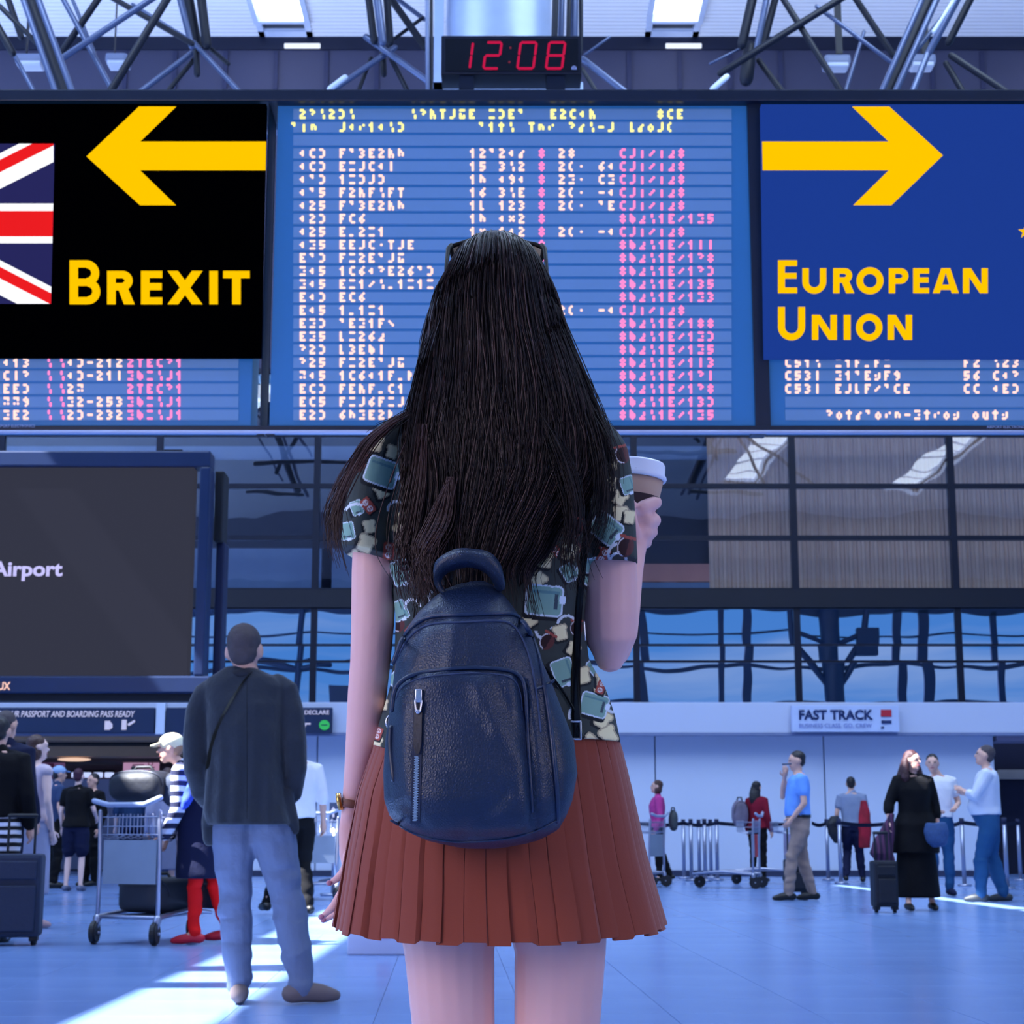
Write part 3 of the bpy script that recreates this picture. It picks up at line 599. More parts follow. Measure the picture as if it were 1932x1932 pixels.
board('right departure board, mostly covered by the blue EUROPEAN UNION sign', 1436, 2400, 1482, 2350, ys[3:], [(led_p, [("C51:", 1487, L[0]), ("C53I", 1487, L[1]), ("C53I", 1487, L[2]), ("=1F_F=", 1582, L[0]), ("S1'EsF9", 1582, L[1]), ("EJLF/'CE", 1582, L[2]), ("F2 :23", 1824, L[0]), ("56 Ca?", 1824, L[1]), ("CC aE)", 1824, L[2]), ("?ote'orn-Stros outs", 1565, L[4])])])
# frame of the boards
fr = thing('board_frame', P(966, 815, YB_), 'dark blue steel frame that carries the three departure boards', 'frame')
bm = bmesh.new(); pbox(bm, -470, 2430, 168, 190, YB_ - .08, .45, .008); part('top_beam', bm, frm, fr)
bm = bmesh.new(); pbox(bm, -470, 2430, 803, 812, YB_ - .04, .06, .004); part('bottom_beam', bm, frm, fr)
bm = bmesh.new(); tube(bm, [P(-470, 815, YB_ - .05), P(2430, 815, YB_ - .05)], M(3.6, 815, YB_), 12); part('rail', bm, mat('rail_silver', (185, 190, 215), .35, .3), fr, True)
for x0, x1 in ((491, 508), (1426, 1437), (-460, -440), (2400, 2430)):
    bm = bmesh.new(); pbox(bm, x0, x1, 185, 806, YB_ - .03, .3, .004); part('post', bm, frm, fr)
for x in (-455, 2415):
    bm = bmesh.new(); a = P(x, 806, YB_); box(bm, (a.x - .08, YB_, 0), (a.x + .08, YB_ + .16, a.z)); part('leg', bm, frm, fr)
text_part('AIRPORT ELECTRONICS', -10, 66, 801, 806, YB_ - .045, mat('plate_grey', (170, 180, 215), .5), fr, 'maker_text', .0); text_part('AIRPORT ELECTRONICS', 1862, 1938, 803, 808, YB_ - .045, MATS['plate_grey'], fr, 'maker_text', .0)
# signs
amber = glow('sign_amber', (255, 196, 0), 1.0)
YS = YB_ - .10
t = thing('direction_sign', P(0, 672, YS), 'black BREXIT sign with yellow left arrow and a cropped flag', 'sign')
bm = bmesh.new(); flat_poly(bm, [(-520, 196), (502, 196), (491, 672), (-520, 672)], YS, .06); part('panel', bm, mat('sign_black', (1, 1, 2), .9, spec=.0), t)
bm = bmesh.new(); flat_poly(bm, [(163, 295), (262, 201), (332, 201), (264, 267), (502, 267), (501, 321), (264, 321), (332, 387), (264, 387)], YS - .006, .004); part('arrow', bm, amber, t)
bm = bmesh.new()
for ch, a, b_, y0 in (('B', 131, 189, 491), ('R', 202, 253, 511), ('E', 266, 306, 511), ('X', 316, 382, 511), ('I', 395, 411, 511), ('T', 421, 471, 511)): letter(bm, ch, a, b_, y0, 574, 16, YS - .006)
part('lettering', bm, amber, t)
fx0, fx1, fy0, fy1 = -500, 103, 271, 573; cxm, cym = (fx0 + fx1) / 2, (fy0 + fy1) / 2
def clip_poly(pts, x0, x1, y0, y1):
    for ax, val, sgn in ((0, x0, 1), (0, x1, -1), (1, y0, 1), (1, y1, -1)):
        out = []
        for i in range(len(pts)):
            p, q = pts[i], pts[(i + 1) % len(pts)]; ip = sgn * (p[ax] - val) >= 0; iq = sgn * (q[ax] - val) >= 0
            if ip: out.append(p)
            if ip != iq: s = (val - p[ax]) / (q[ax] - p[ax]); out.append((p[0] + (q[0] - p[0]) * s, p[1] + (q[1] - p[1]) * s))
        pts = out
        if not pts: break
    return pts
fl = bmesh.new(); flat_poly(fl, [(fx0, fy0), (103, fy0), (96, fy1), (fx0, fy1)], YS - .004, .003); flg = part('flag', fl, glow('flag_navy', (38, 38, 88), 1.0), t)
def diag(bm, x0, y0, x1, y1, o0, o1, Y):
    d = math.hypot(x1 - x0, y1 - y0); nx, ny = -(y1 - y0) / d, (x1 - x0) / d; ex, ey = (x1 - x0) / d * 40, (y1 - y0) / d * 40
    p = clip_poly([(x0 - ex + nx * o0, y0 - ey + ny * o0), (x1 + ex + nx * o0, y1 + ey + ny * o0), (x1 + ex + nx * o1, y1 + ey + ny * o1), (x0 - ex + nx * o1, y0 - ey + ny * o1)], fx0, 101, fy0, fy1)
    p = [(min(x, 103 - 7 * (y - fy0) / 302), y) for x, y in p]
    if len(p) > 2: flat_poly(bm, p, Y, .001)
wb, rb = bmesh.new(), bmesh.new()
for (sx, sy, sg) in ((fx1, fy0, 1), (fx1 - 5, fy1, -1), (fx0, fy0, 1), (fx0, fy1, -1)):
    diag(wb, cxm, cym, sx, sy, -30, 30, YS - .0055)
diag(rb, cxm, cym, fx1, fy0, -19, 2, YS - .0065); diag(rb, cxm, cym, fx1 - 5, fy1, -19, 2, YS - .0065)
diag(rb, cxm, cym, fx0, fy0, -19, 2, YS - .0065); diag(rb, cxm, cym, fx0, fy1, -19, 2, YS - .0065)
xr = lambda y: 103 - 7 * (y - fy0) / 302
flat_poly(wb, [(fx0, 384), (xr(384), 384), (xr(459), 459), (fx0, 459)], YS - .007, .001); flat_poly(wb, [(cxm - 50, fy0), (cxm + 50, fy0), (cxm + 50, fy1), (cxm - 50, fy1)], YS - .007, .001)
flat_poly(rb, [(fx0, 398), (xr(398), 398), (xr(446), 446), (fx0, 446)], YS - .008, .001); flat_poly(rb, [(cxm - 30, fy0), (cxm + 30, fy0), (cxm + 30, fy1), (cxm - 30, fy1)], YS - .008, .001)
part('white_bands', wb, glow('flag_white', (255, 255, 255), 1.0), flg); part('red_bands', rb, glow('flag_red', (232, 28, 32), 1.0), flg)
t = thing('direction_sign', P(1900, 672, YS), 'blue EUROPEAN UNION sign with yellow right arrow and a star', 'sign')
bm = bmesh.new(); flat_poly(bm, [(1436, 197), (2450, 197), (2450, 674), (1443, 674)], YS, .06); part('panel', bm, glow('sign_blue', (27, 58, 140), 1.0), t)
bm = bmesh.new(); flat_poly(bm, [(1779, 293), (1682, 387), (1610, 387), (1677, 321), (1439, 321), (1438, 267), (1677, 267), (1608, 201), (1678, 201)], YS - .006, .004); part('arrow', bm, amber, t)
bm = bmesh.new()
for ch, a, b_, y0, y1, tt in (('E', 1468, 1504, 491, 553, 13), ('U', 1514, 1559, 506, 554, 12), ('R', 1572, 1611, 506, 553, 12), ('O', 1616, 1667, 505, 554, 12.5), ('P', 1677, 1714, 506, 553, 12), ('E', 1723, 1753, 506, 553, 12), ('A', 1760, 1809, 506, 553, 12), ('N', 1817, 1864, 506, 553, 12),
   ('U', 1468, 1519, 579, 642, 13), ('N', 1532, 1579, 594, 641, 12), ('I', 1592, 1605, 594, 641, 13), ('O', 1615, 1665, 593, 642, 12.5), ('N', 1675, 1721, 594, 641, 12)): letter(bm, ch, a, b_, y0, y1, tt, YS - .006)
part('lettering', bm, amber, t)
for k in range(12):
    an = math.radians(180 + 30 * k); sx, sy = 2085 + 150 * math.cos(an), 437 - 150 * math.sin(an)
    if sx > 2440: continue
    bm = bmesh.new(); flat_poly(bm, [(sx + (14 if i % 2 == 0 else 5.6) * math.sin(math.pi * i / 5), sy - (14 if i % 2 == 0 else 5.6) * math.cos(math.pi * i / 5)) for i in range(10)], YS - .006, .003); part('star', bm, amber, t)
# clock
YC = YB_ - .02
t = thing('digital_clock', P(966, 168, YC), 'black digital clock showing 12:08 in red above the middle board', 'clock')
bm = bmesh.new(); pbox(bm, 832, 1097, 67, 140, YC, .22, .006); part('housing', bm, mat('clock_case', (10, 16, 36), .4), t)
bm = bmesh.new(); pbox(bm, 840, 1090, 73, 134, YC - .004, .01); part('face', bm, mat('clock_face', (3, 3, 12), .25), t)
for a, b_ in ((866, 894), (1031, 1066)): bm = bmesh.new(); pbox(bm, a, b_, 140, 168, YC + .02, .14); part('foot', bm, frm, t)
SEG = {'a': (0, 0, 1, 0), 'b': (1, 0, 1, .5), 'c': (1, .5, 1, 1), 'd': (0, 1, 1, 1), 'e': (0, .5, 0, 1), 'f': (0, 0, 0, .5), 'g': (0, .5, 1, .5)}
def digit(segs, x0, w_, y0=80, h=49):
    bm = bmesh.new()
    for s in segs:
        u0, v0, u1, v1 = SEG[s]; f = lambda u, v: (x0 + u * w_ + (1 - v) * 6.5, y0 + v * h)
        p, q = f(u0, v0), f(u1, v1); d = math.hypot(q[0] - p[0], q[1] - p[1]); tx, ty = (q[0] - p[0]) / d, (q[1] - p[1]) / d; nx, ny = -ty * 2.4, tx * 2.4
        a = (p[0] + tx * 2, p[1] + ty * 2); b2 = (q[0] - tx * 2, q[1] - ty * 2)
        flat_poly(bm, [(a[0] + nx, a[1] + ny), (p[0] + tx * .2, p[1] + ty * .2), (a[0] - nx, a[1] - ny), (b2[0] - nx, b2[1] - ny), (q[0] - tx * .2, q[1] - ty * .2), (b2[0] + nx, b2[1] + ny)], YC - .008, .002)
    part('digit', bm, glow('led_red', (190, 24, 70), 1.0), t)
digit('bc', 862, 24); digit('abged', 912, 28); digit('abcdef', 976, 30); digit('abcdefg', 1030, 30)
bm = bmesh.new(); arc_ring(bm, 963, 90, 2.4, 2.4, 2.4, 0, 360, YC - .008, 8); arc_ring(bm, 961, 117, 2.4, 2.4, 2.4, 0, 360, YC - .008, 8); part('colon', bm, glow('led_dim', (110, 40, 60), .9), t)
bm = bmesh.new(); arc_ring(bm, 1083, 129, 5, 5, 2, 0, 180, YC - .008, 10); quad(bm, 1078, 1088, 129, 131, YC - .008, .002); quad(bm, 1082, 1084, 125, 130, YC - .008, .002); part('emblem', bm, mat('plate_grey', (0, 0, 0)), t)
# ================================================================ big dark screen at left
YT = 18.0
t = thing('display_screen', P(0, 1308, YT), 'large dark display screen with the word Airport, at the left edge', 'screen')
bm = bmesh.new()
for (a, b_, c, d) in ((-420, 397, 850, 880), (-420, 397, 1275, 1308), (364, 397, 880, 1275), (-420, -390, 880, 1275)): pbox(bm, a, b_, c, d, YT, .3, .02)
part('bezel', bm, mat('bezel_blue', (22, 40, 76), .35), t)
bm = bmesh.new(); pbox(bm, -395, 366, 876, 1278, YT + .05, .22); part('panel', bm, glow('screen_dark', (58, 60, 76), .8), t)
MATS['screen_dark'].node_tree.nodes['Principled BSDF'].inputs['Base Color'].default_value = (.002, .002, .003, 1)
text_part('Airport', -18, 119, 1059, 1096, YT + .04, glow('screen_text', (205, 200, 255), .95), t, bold=.03)
text_part('LUX', -12, 20, 1287, 1302, YT - .01, glow('screen_peach', (255, 205, 190), 1), t, bold=.03)
bm = bmesh.new(); pbox(bm, -420, 385, 1309, 1322, YT + .05, .3); part('lower_bar', bm, dark, t)
for k in range(3):
    bm = bmesh.new(); a = P((-380, -100, 330)[k], 850, YT + .2); box(bm, (a.x - .03, YT + .15, a.z), (a.x + .03, YT + .21, ZR)) if k < 0 else box(bm, (a.x - .1, YT + .1, a.z - .3), (a.x + .1, YT + .25, a.z - .01)); part('bracket', bm, dark, t)
for x in (-405, ):
    bm = bmesh.new(); a = P(x, 1308, YT + .1); box(bm, (a.x - .1, YT + .1, 0), (a.x + .1, YT + .3, a.z)); part('post', bm, frm, t)
bm = bmesh.new(); pbox(bm, 402, 423, 888, 1022, 18.4, .35, .02); bm2 = bm; tag(obj('loudspeaker', bm2, mat('speaker_black', (6, 8, 18), .6)), 'tall narrow black loudspeaker beside the dark screen', 'loudspeaker')
bm = bmesh.new(); pbox(bm, 398, 424, 1022, 1330, 18.5, .3, .02); tag(obj('pillar_panel', bm, mat('panel_navy', (10, 22, 60), .5)), 'narrow navy panel right of the dark screen, under the loudspeaker', 'panel')
# ================================================================ people
SKIN = mat('skin', (214, 165, 145), .55, bump=('noise', 60, .08, .002), var=(9, .07))
SKINP = mat('skin_pale', (232, 192, 180), .5, bump=('noise', 90, .06, .001), var=(7, .06))
def cloth(name, rgb, rough=.85, sc=14, st=.35, d=.02, sheen=0): return mat(name, rgb, rough, bump=('noise', sc, st, d), var=(5, .14), sheen=sheen, spec=.25)
EYE = mat('eye_dark', (20, 16, 20), .3); LIP = mat('lip', (170, 90, 95), .5)
TORSO = {False: [(.86, .155, .105, 0), (.95, .165, .115, 0), (1.05, .152, .108, 0), (1.18, .162, .115, .005), (1.30, .182, .12, .005), (1.40, .178, .105, 0), (1.455, .12, .075, -.01), (1.49, .06, .055, -.01)],
         True: [(.84, .16, .11, 0), (.93, .17, .118, 0), (1.06, .128, .095, 0), (1.18, .135, .105, .01), (1.30, .150, .115, .012), (1.39, .15, .09, 0), (1.445, .10, .065, -.01), (1.48, .05, .05, -.01)]}
def person(label, foot, h, yaw, pose=None, fem=False, top=None, bottom=None, shoe=None, hair=None, skin=None, voxel=.017, face=True, shoeyaw=(0, 0), belly=0, group=None, nofuse=False):
    pose = pose or {}; s = h / 1.75; lean = math.radians(pose.get('lean', 0)); side = math.radians(pose.get('side', 0)); skin = skin or SKIN
    yr = math.radians(yaw); cy, sy = math.cos(yr), math.sin(yr)
    foot = Vector((foot.x, foot.y, 0))
    def T(p, up=None):
        x, y, z = p
        k = max(0, min(1, (z - .86) / .2)) if up is None else up
        if lean or side:
            a = lean * k; dz = z - .93; y, z = y * math.cos(a) + dz * math.sin(a), .93 + dz * math.cos(a) - y * math.sin(a)
            b2 = side * k; dz = z - .93; x, z = x * math.cos(b2) + dz * math.sin(b2), .93 + dz * math.cos(b2) - x * math.sin(b2)
        x, y, z = x * s, y * s, z * s
        return Vector((foot.x + x * cy - y * sy, foot.y + x * sy + y * cy, z))
    t = thing('person', foot, label, 'person', group)
    hy = math.radians(pose.get('head_yaw', 0)); hp = math.radians(pose.get('head_pitch', 0))
    RH = Matrix.Rotation(hy, 3, 'Z') @ Matrix.Rotation(-hp, 3, 'X'); hc = Vector(pose.get('head', (0, .015, 1.625)))
    H = lambda x, y, z: T(hc + RH @ Vector((x, y, z)), 1)
    sh = pose.get('sh', .165 if fem else .19); rs = .88 if fem else 1.0
    shp = {k: Vector((sg * sh, -.005, 1.405)) for k, sg in (('L', -1), ('R', 1))}
    el = {'L': Vector(pose.get('eL', (-sh - .06, -.03, 1.13))), 'R': Vector(pose.get('eR', (sh + .06, -.03, 1.13)))}
    wr_ = {'L': Vector(pose.get('wL', (-sh - .07, .05, .89))), 'R': Vector(pose.get('wR', (sh + .07, .05, .89)))}
    hipx = .09
    kn = {'L': Vector(pose.get('kL', (-.1, .015, .5))), 'R': Vector(pose.get('kR', (.1, .015, .5)))}
    an = {'L': Vector(pose.get('aL', (-.11, -.02, .085))), 'R': Vector(pose.get('aR', (.11, -.02, .085)))}
    def torso(bm, inf, z0=.84, z1=1.5, flare=0):
        rs_ = [r for r in TORSO[fem] if r[0] > z0 + .02 and r[0] <= z1]
        first = (z0,) + interp(TORSO[fem], z0)
        rr = [first] + rs_
        rings = []
        for (z, rx, ry, yo) in rr:
            sl_ = pose.get('slim', 1); rx *= sl_; ry *= sl_; fl = flare * max(0, (1.15 - z)); bl = belly * math.exp(-((z - 1.05) / .14) ** 2)
            rings.append([T((p.x, p.y, z), None) for p in ell(0, yo + bl * .5, z, rx + inf + fl, ry + inf + fl + bl * .5, 20, 2.3)])
        rings_loft(bm, rings)
    def arm(bm, k, r, inf, frac):          # frac 0..2 : shoulder..elbow..wrist
        pts = [T(Vector((shp[k].x * .55, 0, 1.42)), 1), T(shp[k], 1), T(shp[k].lerp(el[k], .5), 1), T(el[k], 1), T(el[k].lerp(wr_[k], .5), 1), T(wr_[k], 1)]
        rad = [.045, .052, .045, .04, .036, .026]; q = [0, 0, .5, 1, 1.5, 2]; P2, R2 = [], []
        for i in range(6):
            if q[i] <= frac + 1e-6: P2.append(pts[i]); R2.append((rad[i] * rs + inf) * s)
            else:
                f = (frac - q[i - 1]) / (q[i] - q[i - 1])
                if f > .05: P2.append(pts[i - 1].lerp(pts[i], f)); R2.append((lerp(rad[i - 1], rad[i], f) * rs + inf) * s)
                break
        tube(bm, P2, R2, 12)
    def leg(bm, k, inf, z_end, taper=1):
        sg = -1 if k == 'L' else 1
        pts = [T((sg * .075, 0, .92), 0), T((sg * hipx, 0, .8), 0), T(Vector((sg * hipx, 0, .8)).lerp(kn[k], .6), 0), T(kn[k], 0), T(kn[k].lerp(an[k], .35), 0), T(an[k], 0)]
        rad = [.085, .088, .068, .053, .055, .036]; q = [.92, .8, .62, .5, .35, .085]; P2, R2 = [], []
        for i in range(6):
            inf_i = inf * (1 if i < 3 else taper)
            if q[i] >= z_end - 1e-6: P2.append(pts[i]); R2.append((rad[i] * rs + inf_i) * s)
            else:
                f = (q[i - 1] - z_end) / (q[i - 1] - q[i])
                if f > .05: P2.append(pts[i - 1].lerp(pts[i], f)); R2.append((lerp(rad[i - 1], rad[i], f) * rs + inf_i) * s)
                break
        tube(bm, P2, R2, 12)
    # body
    bm = bmesh.new(); torso(bm, 0)
    tube(bm, [T((0, -.01, 1.44), 1), T((0, .0, 1.50), 1), H(0, -.01, -.06)], [.06 * s * rs, .052 * s * rs, .052 * s * rs], 12)
    hr = s * (.95 if fem else 1) * pose.get('hs', 1)
    RT = Matrix.Rotation(yr, 3, 'Z') @ Matrix.Rotation(-lean, 3, 'X') @ RH
    ball(bm, H(0, -.005, .02), (.075 * hr, .093 * hr, .095 * hr), 16, RT); ball(bm, H(0, .02, -.045), (.056 * hr, .068 * hr, .065 * hr), 14, RT)
    tube(bm, [H(0, .083, .02), H(0, .105, -.022)], [.009 * hr, .015 * hr], 8); tube(bm, [H(-.04, .078, .032), H(.04, .078, .032)], .012 * hr, 8)
    tube(bm, [H(0, .07, -.085), H(0, .055, -.1)], .022 * hr, 8)
    for sg in (-1, 1): ball(bm, H(sg * .081, -.008, -.005), (.013 * hr, .022 * hr, .032 * hr), 10, RT)
    keep = bmesh.new()
    for k in 'LR':
        arm(bm, k, 0, 0, 2); d = (T(wr_[k], 1) - T(el[k], 1)).normalized(); side_v = (T((0, 1, 1.2), 1) - T((0, 0, 1.2), 1)).normalized()
        side_v = (side_v - d * side_v.dot(d)).normalized(); inw = d.cross(side_v) * (1 if k == 'L' else -1)
        w0 = T(wr_[k], 1); pm = w0 + d * .055 * s
        tube(bm, [w0, pm, w0 + d * .085 * s], [.026 * s * rs, .036 * s * rs, .033 * s * rs], 12, up=side_v.cross(d))
        for j in range(4):
            b0 = w0 + d * .08 * s + side_v * (.027 - .018 * j) * s; ln = (.068, .078, .072, .056)[j] * s * rs
            tube(keep, [b0, b0 + d * ln * .5, b0 + d * ln * .85 + inw * ln * .35], [.0088 * s, .008 * s, .006 * s], 6)
        b0 = w0 + d * .03 * s + side_v * .028 * s
        tube(keep, [b0, b0 + (d * .6 + side_v * .7) * .035 * s, b0 + (d + side_v * .6) * .05 * s], [.011 * s, .0095 * s, .007 * s], 6)
        leg(bm, k, 0, .085)
        tube(bm, [T(an[k], 0), T((an[k].x, an[k].y + .09, an[k].z - .045), 0)], [.036 * s, .03 * s], 10)
    partm('body', fuse(bm, voxel * s, 3, keep), skin, t, True)
    if face:
        for sg in (-1, 1):
            bm = bmesh.new(); ball(bm, H(sg * .032, .083, .012), (.012 * s, .008 * s, .007 * s), 8, RT); part('eye', bm, EYE, t, True)
        bm = bmesh.new(); tube(bm, [H(-.02, .082, -.055), H(0, .088, -.054), H(.02, .082, -.055)], .006 * s, 6); part('mouth', bm, LIP, t, True)
    # clothes
    if bottom:
        m, kind = bottom[0], bottom[1]; bm = bmesh.new()
        if kind == 'skirt':
            zb = bottom[2]; wd = bottom[3]
            rings = [[T((p.x, p.y, z), 0) for p in ell(0, 0, z, r_, r_ * .75, 28, 2)] for z, r_ in ((1.02, .14), (.9, .185), ((zb + .9) / 2, (wd + .185) / 2 * 1.02), (zb, wd))]
            rings_loft(bm, rings); partm('skirt', fuse(bm, voxel * s, 2), m, t, True)
        else:
            z_end = {'trousers': .085, 'shorts': .56, 'capri': .25}[kind]; inf = bottom[2] if len(bottom) > 2 else .018
            torso(bm, .012, .84, 1.06)
            for k in 'LR': leg(bm, k, inf, z_end)
            me_ = fuse(bm, voxel * s * .9, 3)
            for v in me_.vertices: q_ = v.co; k_ = 1.6 if q_.z < .3 or .4 < q_.z < .65 else .7; v.co = q_ + Vector(mnoise.noise_vector(Vector((q_.x * 5, q_.y * 5, q_.z * 15)))) * .011 * k_
            partm('shorts' if kind == 'shorts' else 'trousers', me_, m, t, True)
    if top:
        m, sl, hem, inf = top[:4]; nm = top[4] if len(top) > 4 else 'shirt'; bm = bmesh.new(); torso(bm, inf, hem, 1.46, top[5] if len(top) > 5 else 0)
        for k in 'LR': arm(bm, k, 0, inf * .75 + .004, {'long': 1.96, 'short': .55, 'elbow': 1.1, 'none': .02, 'rolled': 1.4}[sl])
        if sl != 'none' and nm != 'dress': tube(bm, [T((-.02, -.01, 1.45), 1), T((.02, -.01, 1.475), 1)], [.065 * s * rs, .065 * s * rs], 12)
        me_ = fuse(bm, voxel * s * .85, 3)
        for v in me_.vertices: q_ = v.co; v.co = q_ + Vector(mnoise.noise_vector(Vector((q_.x * 9, q_.y * 9, q_.z * 6)))) * .009
        partm(nm, me_, m, t, True)
    for i, k in enumerate('LR'):
        if shoe:
            fa = math.radians(shoeyaw[i]); f = lambda y, z: T((an[k].x - math.sin(fa) * y, an[k].y + math.cos(fa) * y, z + an[k].z - .085), 0)
            bm = bmesh.new(); tube(bm, [f(-.05, .05), f(.02, .055), f(.10, .042), f(.165, .032)], [.044 * s * rs, .046 * s * rs, .043 * s * rs, .028 * s * rs], 12)
            zf_ = (an[k].z - .085) * s
            for v in bm.verts: v.co.z = max(v.co.z, zf_ + .002)
            part('shoe', bm, shoe, t, True)
    if hair:
        m, kind = hair[0], hair[1]; bm = bmesh.new()
        if kind in ('short', 'long', 'bun', 'bob', 'wavy', 'pony'):
            kx = .92 if kind == 'short' else 1
            ball(bm, H(0, -.022, .042), (.083 * kx * hr, .095 * hr, .085 * hr), 18, RT); ball(bm, H(0, -.045, -.005), (.078 * kx * kx * hr, .062 * hr, .07 * hr), 14, RT)
        if kind == 'bun': ball(bm, H(0, -.05, .14), (.04 * s, .04 * s, .045 * s), 12)
        if kind == 'pony': tube(bm, [H(0, -.1, .03), H(0, -.13, -.05), H(0, -.12, -.15)], [.03 * s, .035 * s, .015 * s], 10)
        if kind in ('long', 'wavy'):
            wv = .03 if kind == 'wavy' else 0
            tube(bm, [H(0, -.05, .0), H(0, -.075, -.1), H(0, -.09, -.2), H(0, -.085, -.30)], [.085 * s, .1 * s, (.1 + wv) * s, .06 * s], 14, flat=.5)
            if kind == 'wavy':
                for sg in (-1, 1):
                    tube(bm, [H(sg * .075, -.03, .02), H(sg * .115, -.02, -.09), H(sg * .13, -.01, -.19), H(sg * .11, -.01, -.26)], [.03 * s, .045 * s, .05 * s, .02 * s], 10)
        if kind == 'bob':
            ball(bm, H(0, -.03, -.05), (.09 * s, .075 * s, .085 * s), 14, RT)
        me = fuse(bm, .009 * s, 2)
        rr_ = random.Random(5)
        for v in me.vertices: v.co += Vector(mnoise.noise_vector(v.co * 40)) * .003
        partm('hair', me, m, t, True)
    if pose.get('cap'):
        m = pose['cap']; bm = bmesh.new(); ball(bm, H(0, -.012, .05), (.09 * s, .103 * s, .078 * s), 18, RT)
        tube(bm, [H(-.05, .07, .05), H(0, .13, .035), H(.05, .07, .05)], [.02 * s, .035 * s, .02 * s], 10, flat=.3); part('cap', bm, m, t, True)
    t['_T'] = 0; del t['_T']
    return t, T, H
def foot(px, py, dy=0): 
    g = G(px, py); return g
hair_dk = mat('hair_dark', (24, 18, 22), .5, bump=('noise', 80, .5, .01)); hair_gr = mat('hair_grey', (70, 60, 64), .7, bump=('noise', 200, .6, .01), var=(30, .4)); hair_br = mat('hair_brown', (70, 42, 34), .5, bump=('noise', 80, .5, .01))
hair_rd = mat('hair_auburn', (58, 22, 26), .5, bump=('noise', 60, .6, .02))
jeans = cloth('jeans_light', (102, 114, 142), .9, 10, .5, .03); jeans_b = cloth('jeans_blue', (30, 74, 116), .9); black = cloth('cloth_black', (5, 4, 9)); navyc = cloth('cloth_navy', (14, 20, 52)); khaki = cloth('khaki', (150, 128, 118)); whitec = cloth('cloth_white', (225, 222, 228)); tan = mat('suede_tan', (112, 98, 98), .9); blackl = mat('leather_black', (8, 7, 10), .45)

# near man seen from behind
jk = mat('jacket_slate', (27, 34, 46), .9, bump=('noise', 9, .5, .03), var=(90, .25), sheen=.2)
g = G(466, 1893)
man, TM, HM = person('tall man in slate jacket and pale jeans, seen from behind', g, 1.86, 0,
    dict(sh=.14, hs=1.09, slim=.86, eL=(-.19, .05, 1.16), wL=(-.09, .2, 1.08), eR=(.19, .05, 1.16), wR=(.09, .2, 1.08), kL=(-.075, .02, .5), aL=(-.035, -.02, .085), kR=(.17, .02, .49), aR=(.255, -.03, .085), head=(-.035, .0, 1.635), head_pitch=7, side=-2),
    bottom=(jeans, 'trousers', .024), shoe=tan, hair=(hair_gr, 'short'), voxel=.011, shoeyaw=(10, -62))
def jacket():
    bm = bmesh.new(); Yj = g.y
    rows = [(1258, 428, 478, Yj, .06), (1268, 412, 500, Yj, .08), (1280, 392, 528, Yj, .10), (1296, 384, 540, Yj, .115), (1330, 388, 538, Yj, .145), (1380, 392, 536, Yj, .16), (1430, 394, 534, Yj, .16), (1480, 390, 538, Yj, .165), (1530, 386, 548, Yj, .18), (1556, 392, 556, Yj, .185)]
    px_loft(bm, rows, 28, 2.6)
    def sl(pts): tube(bm, [P(x, y, Yj + dy) for x, y, dy, r in pts], [M(r, y, Yj) for x, y, dy, r in pts], 14)
    sl([(402, 1292, 0, 16), (388, 1306, 0, 22), (374, 1345, -.01, 25), (368, 1400, -.02, 24), (368, 1450, -.01, 22), (380, 1490, .06, 22), (396, 1512, .15, 20)])
    sl([(524, 1286, 0, 16), (540, 1300, 0, 22), (550, 1345, -.01, 24), (556, 1400, -.02, 23), (559, 1450, -.01, 21), (549, 1495, .05, 22), (530, 1515, .15, 20)])
    sl([(405, 1500, -.02, 18), (398, 1550, -.03, 18), (396, 1584, -.03, 13)]); sl([(540, 1500, -.02, 14), (550, 1550, -.03, 14), (556, 1566, -.03, 9)])
    me = fuse(bm, .009, 2)
    for v in me.vertices:
        q = v.co; fx = (q.x - P(465, 1400, Yj).x) * 60
        a = .006 * math.sin(fx * 1.3) * max(0, min(1, (1.45 - q.z) / .4)); v.co.y += a + .012 * mnoise.noise(Vector((q.x * 9, q.y * 9, q.z * 2.5))) + .008 * mnoise.noise(q * 11)
    return me
jm = jacket(); jo = partm('jacket', jm, jk, man, True)
def bvh_of(o, off): me = o.data; return BVHTree.FromPolygons([v.co + off for v in me.vertices], [p.vertices[:] for p in me.polygons])
bvj = bvh_of(jo, man.location)
def cast(bvh, px, py, lift=0.0, Yd=3.0):
    o = Vector((0, 0, HC)); d = (P(px, py, Yd) - o).normalized(); h = bvh.ray_cast(o, d)
    return (h[0] - d * lift, h[1]) if h[0] is not None else (P(px, py, Yd), Vector((0, -1, 0)))
bm = bmesh.new(); pr = None
for (x, y) in ((482, 1256), (470, 1272), (455, 1292), (438, 1318), (420, 1350), (406, 1382), (397, 1415), (392, 1450)):
    c, n_ = cast(bvj, x, y, .008, g.y); w_ = M(5.5, y, g.y); r = [bm.verts.new(c + Vector((-w_ * .8, 0, w_ * -.6))), bm.verts.new(c + Vector((w_ * .8, 0, w_ * .6)))]
    if pr: bm.faces.new((pr[0], pr[1], r[1], r[0]))
    pr = r
bmesh.ops.solidify(bm, geom=bm.faces[:], thickness=.004); tag(obj('bag_strap', bm, blackl, None, True), 'black bag strap running across the back of the slate jacket', 'strap')
bm = bmesh.new()
tube(bm, [HM(-.06, -.03, -.115), HM(0, -.075, -.12), HM(.06, -.03, -.115)], .02, 10); part('collar', bm, mat('collar_dark', (20, 22, 34), .8), man, True)
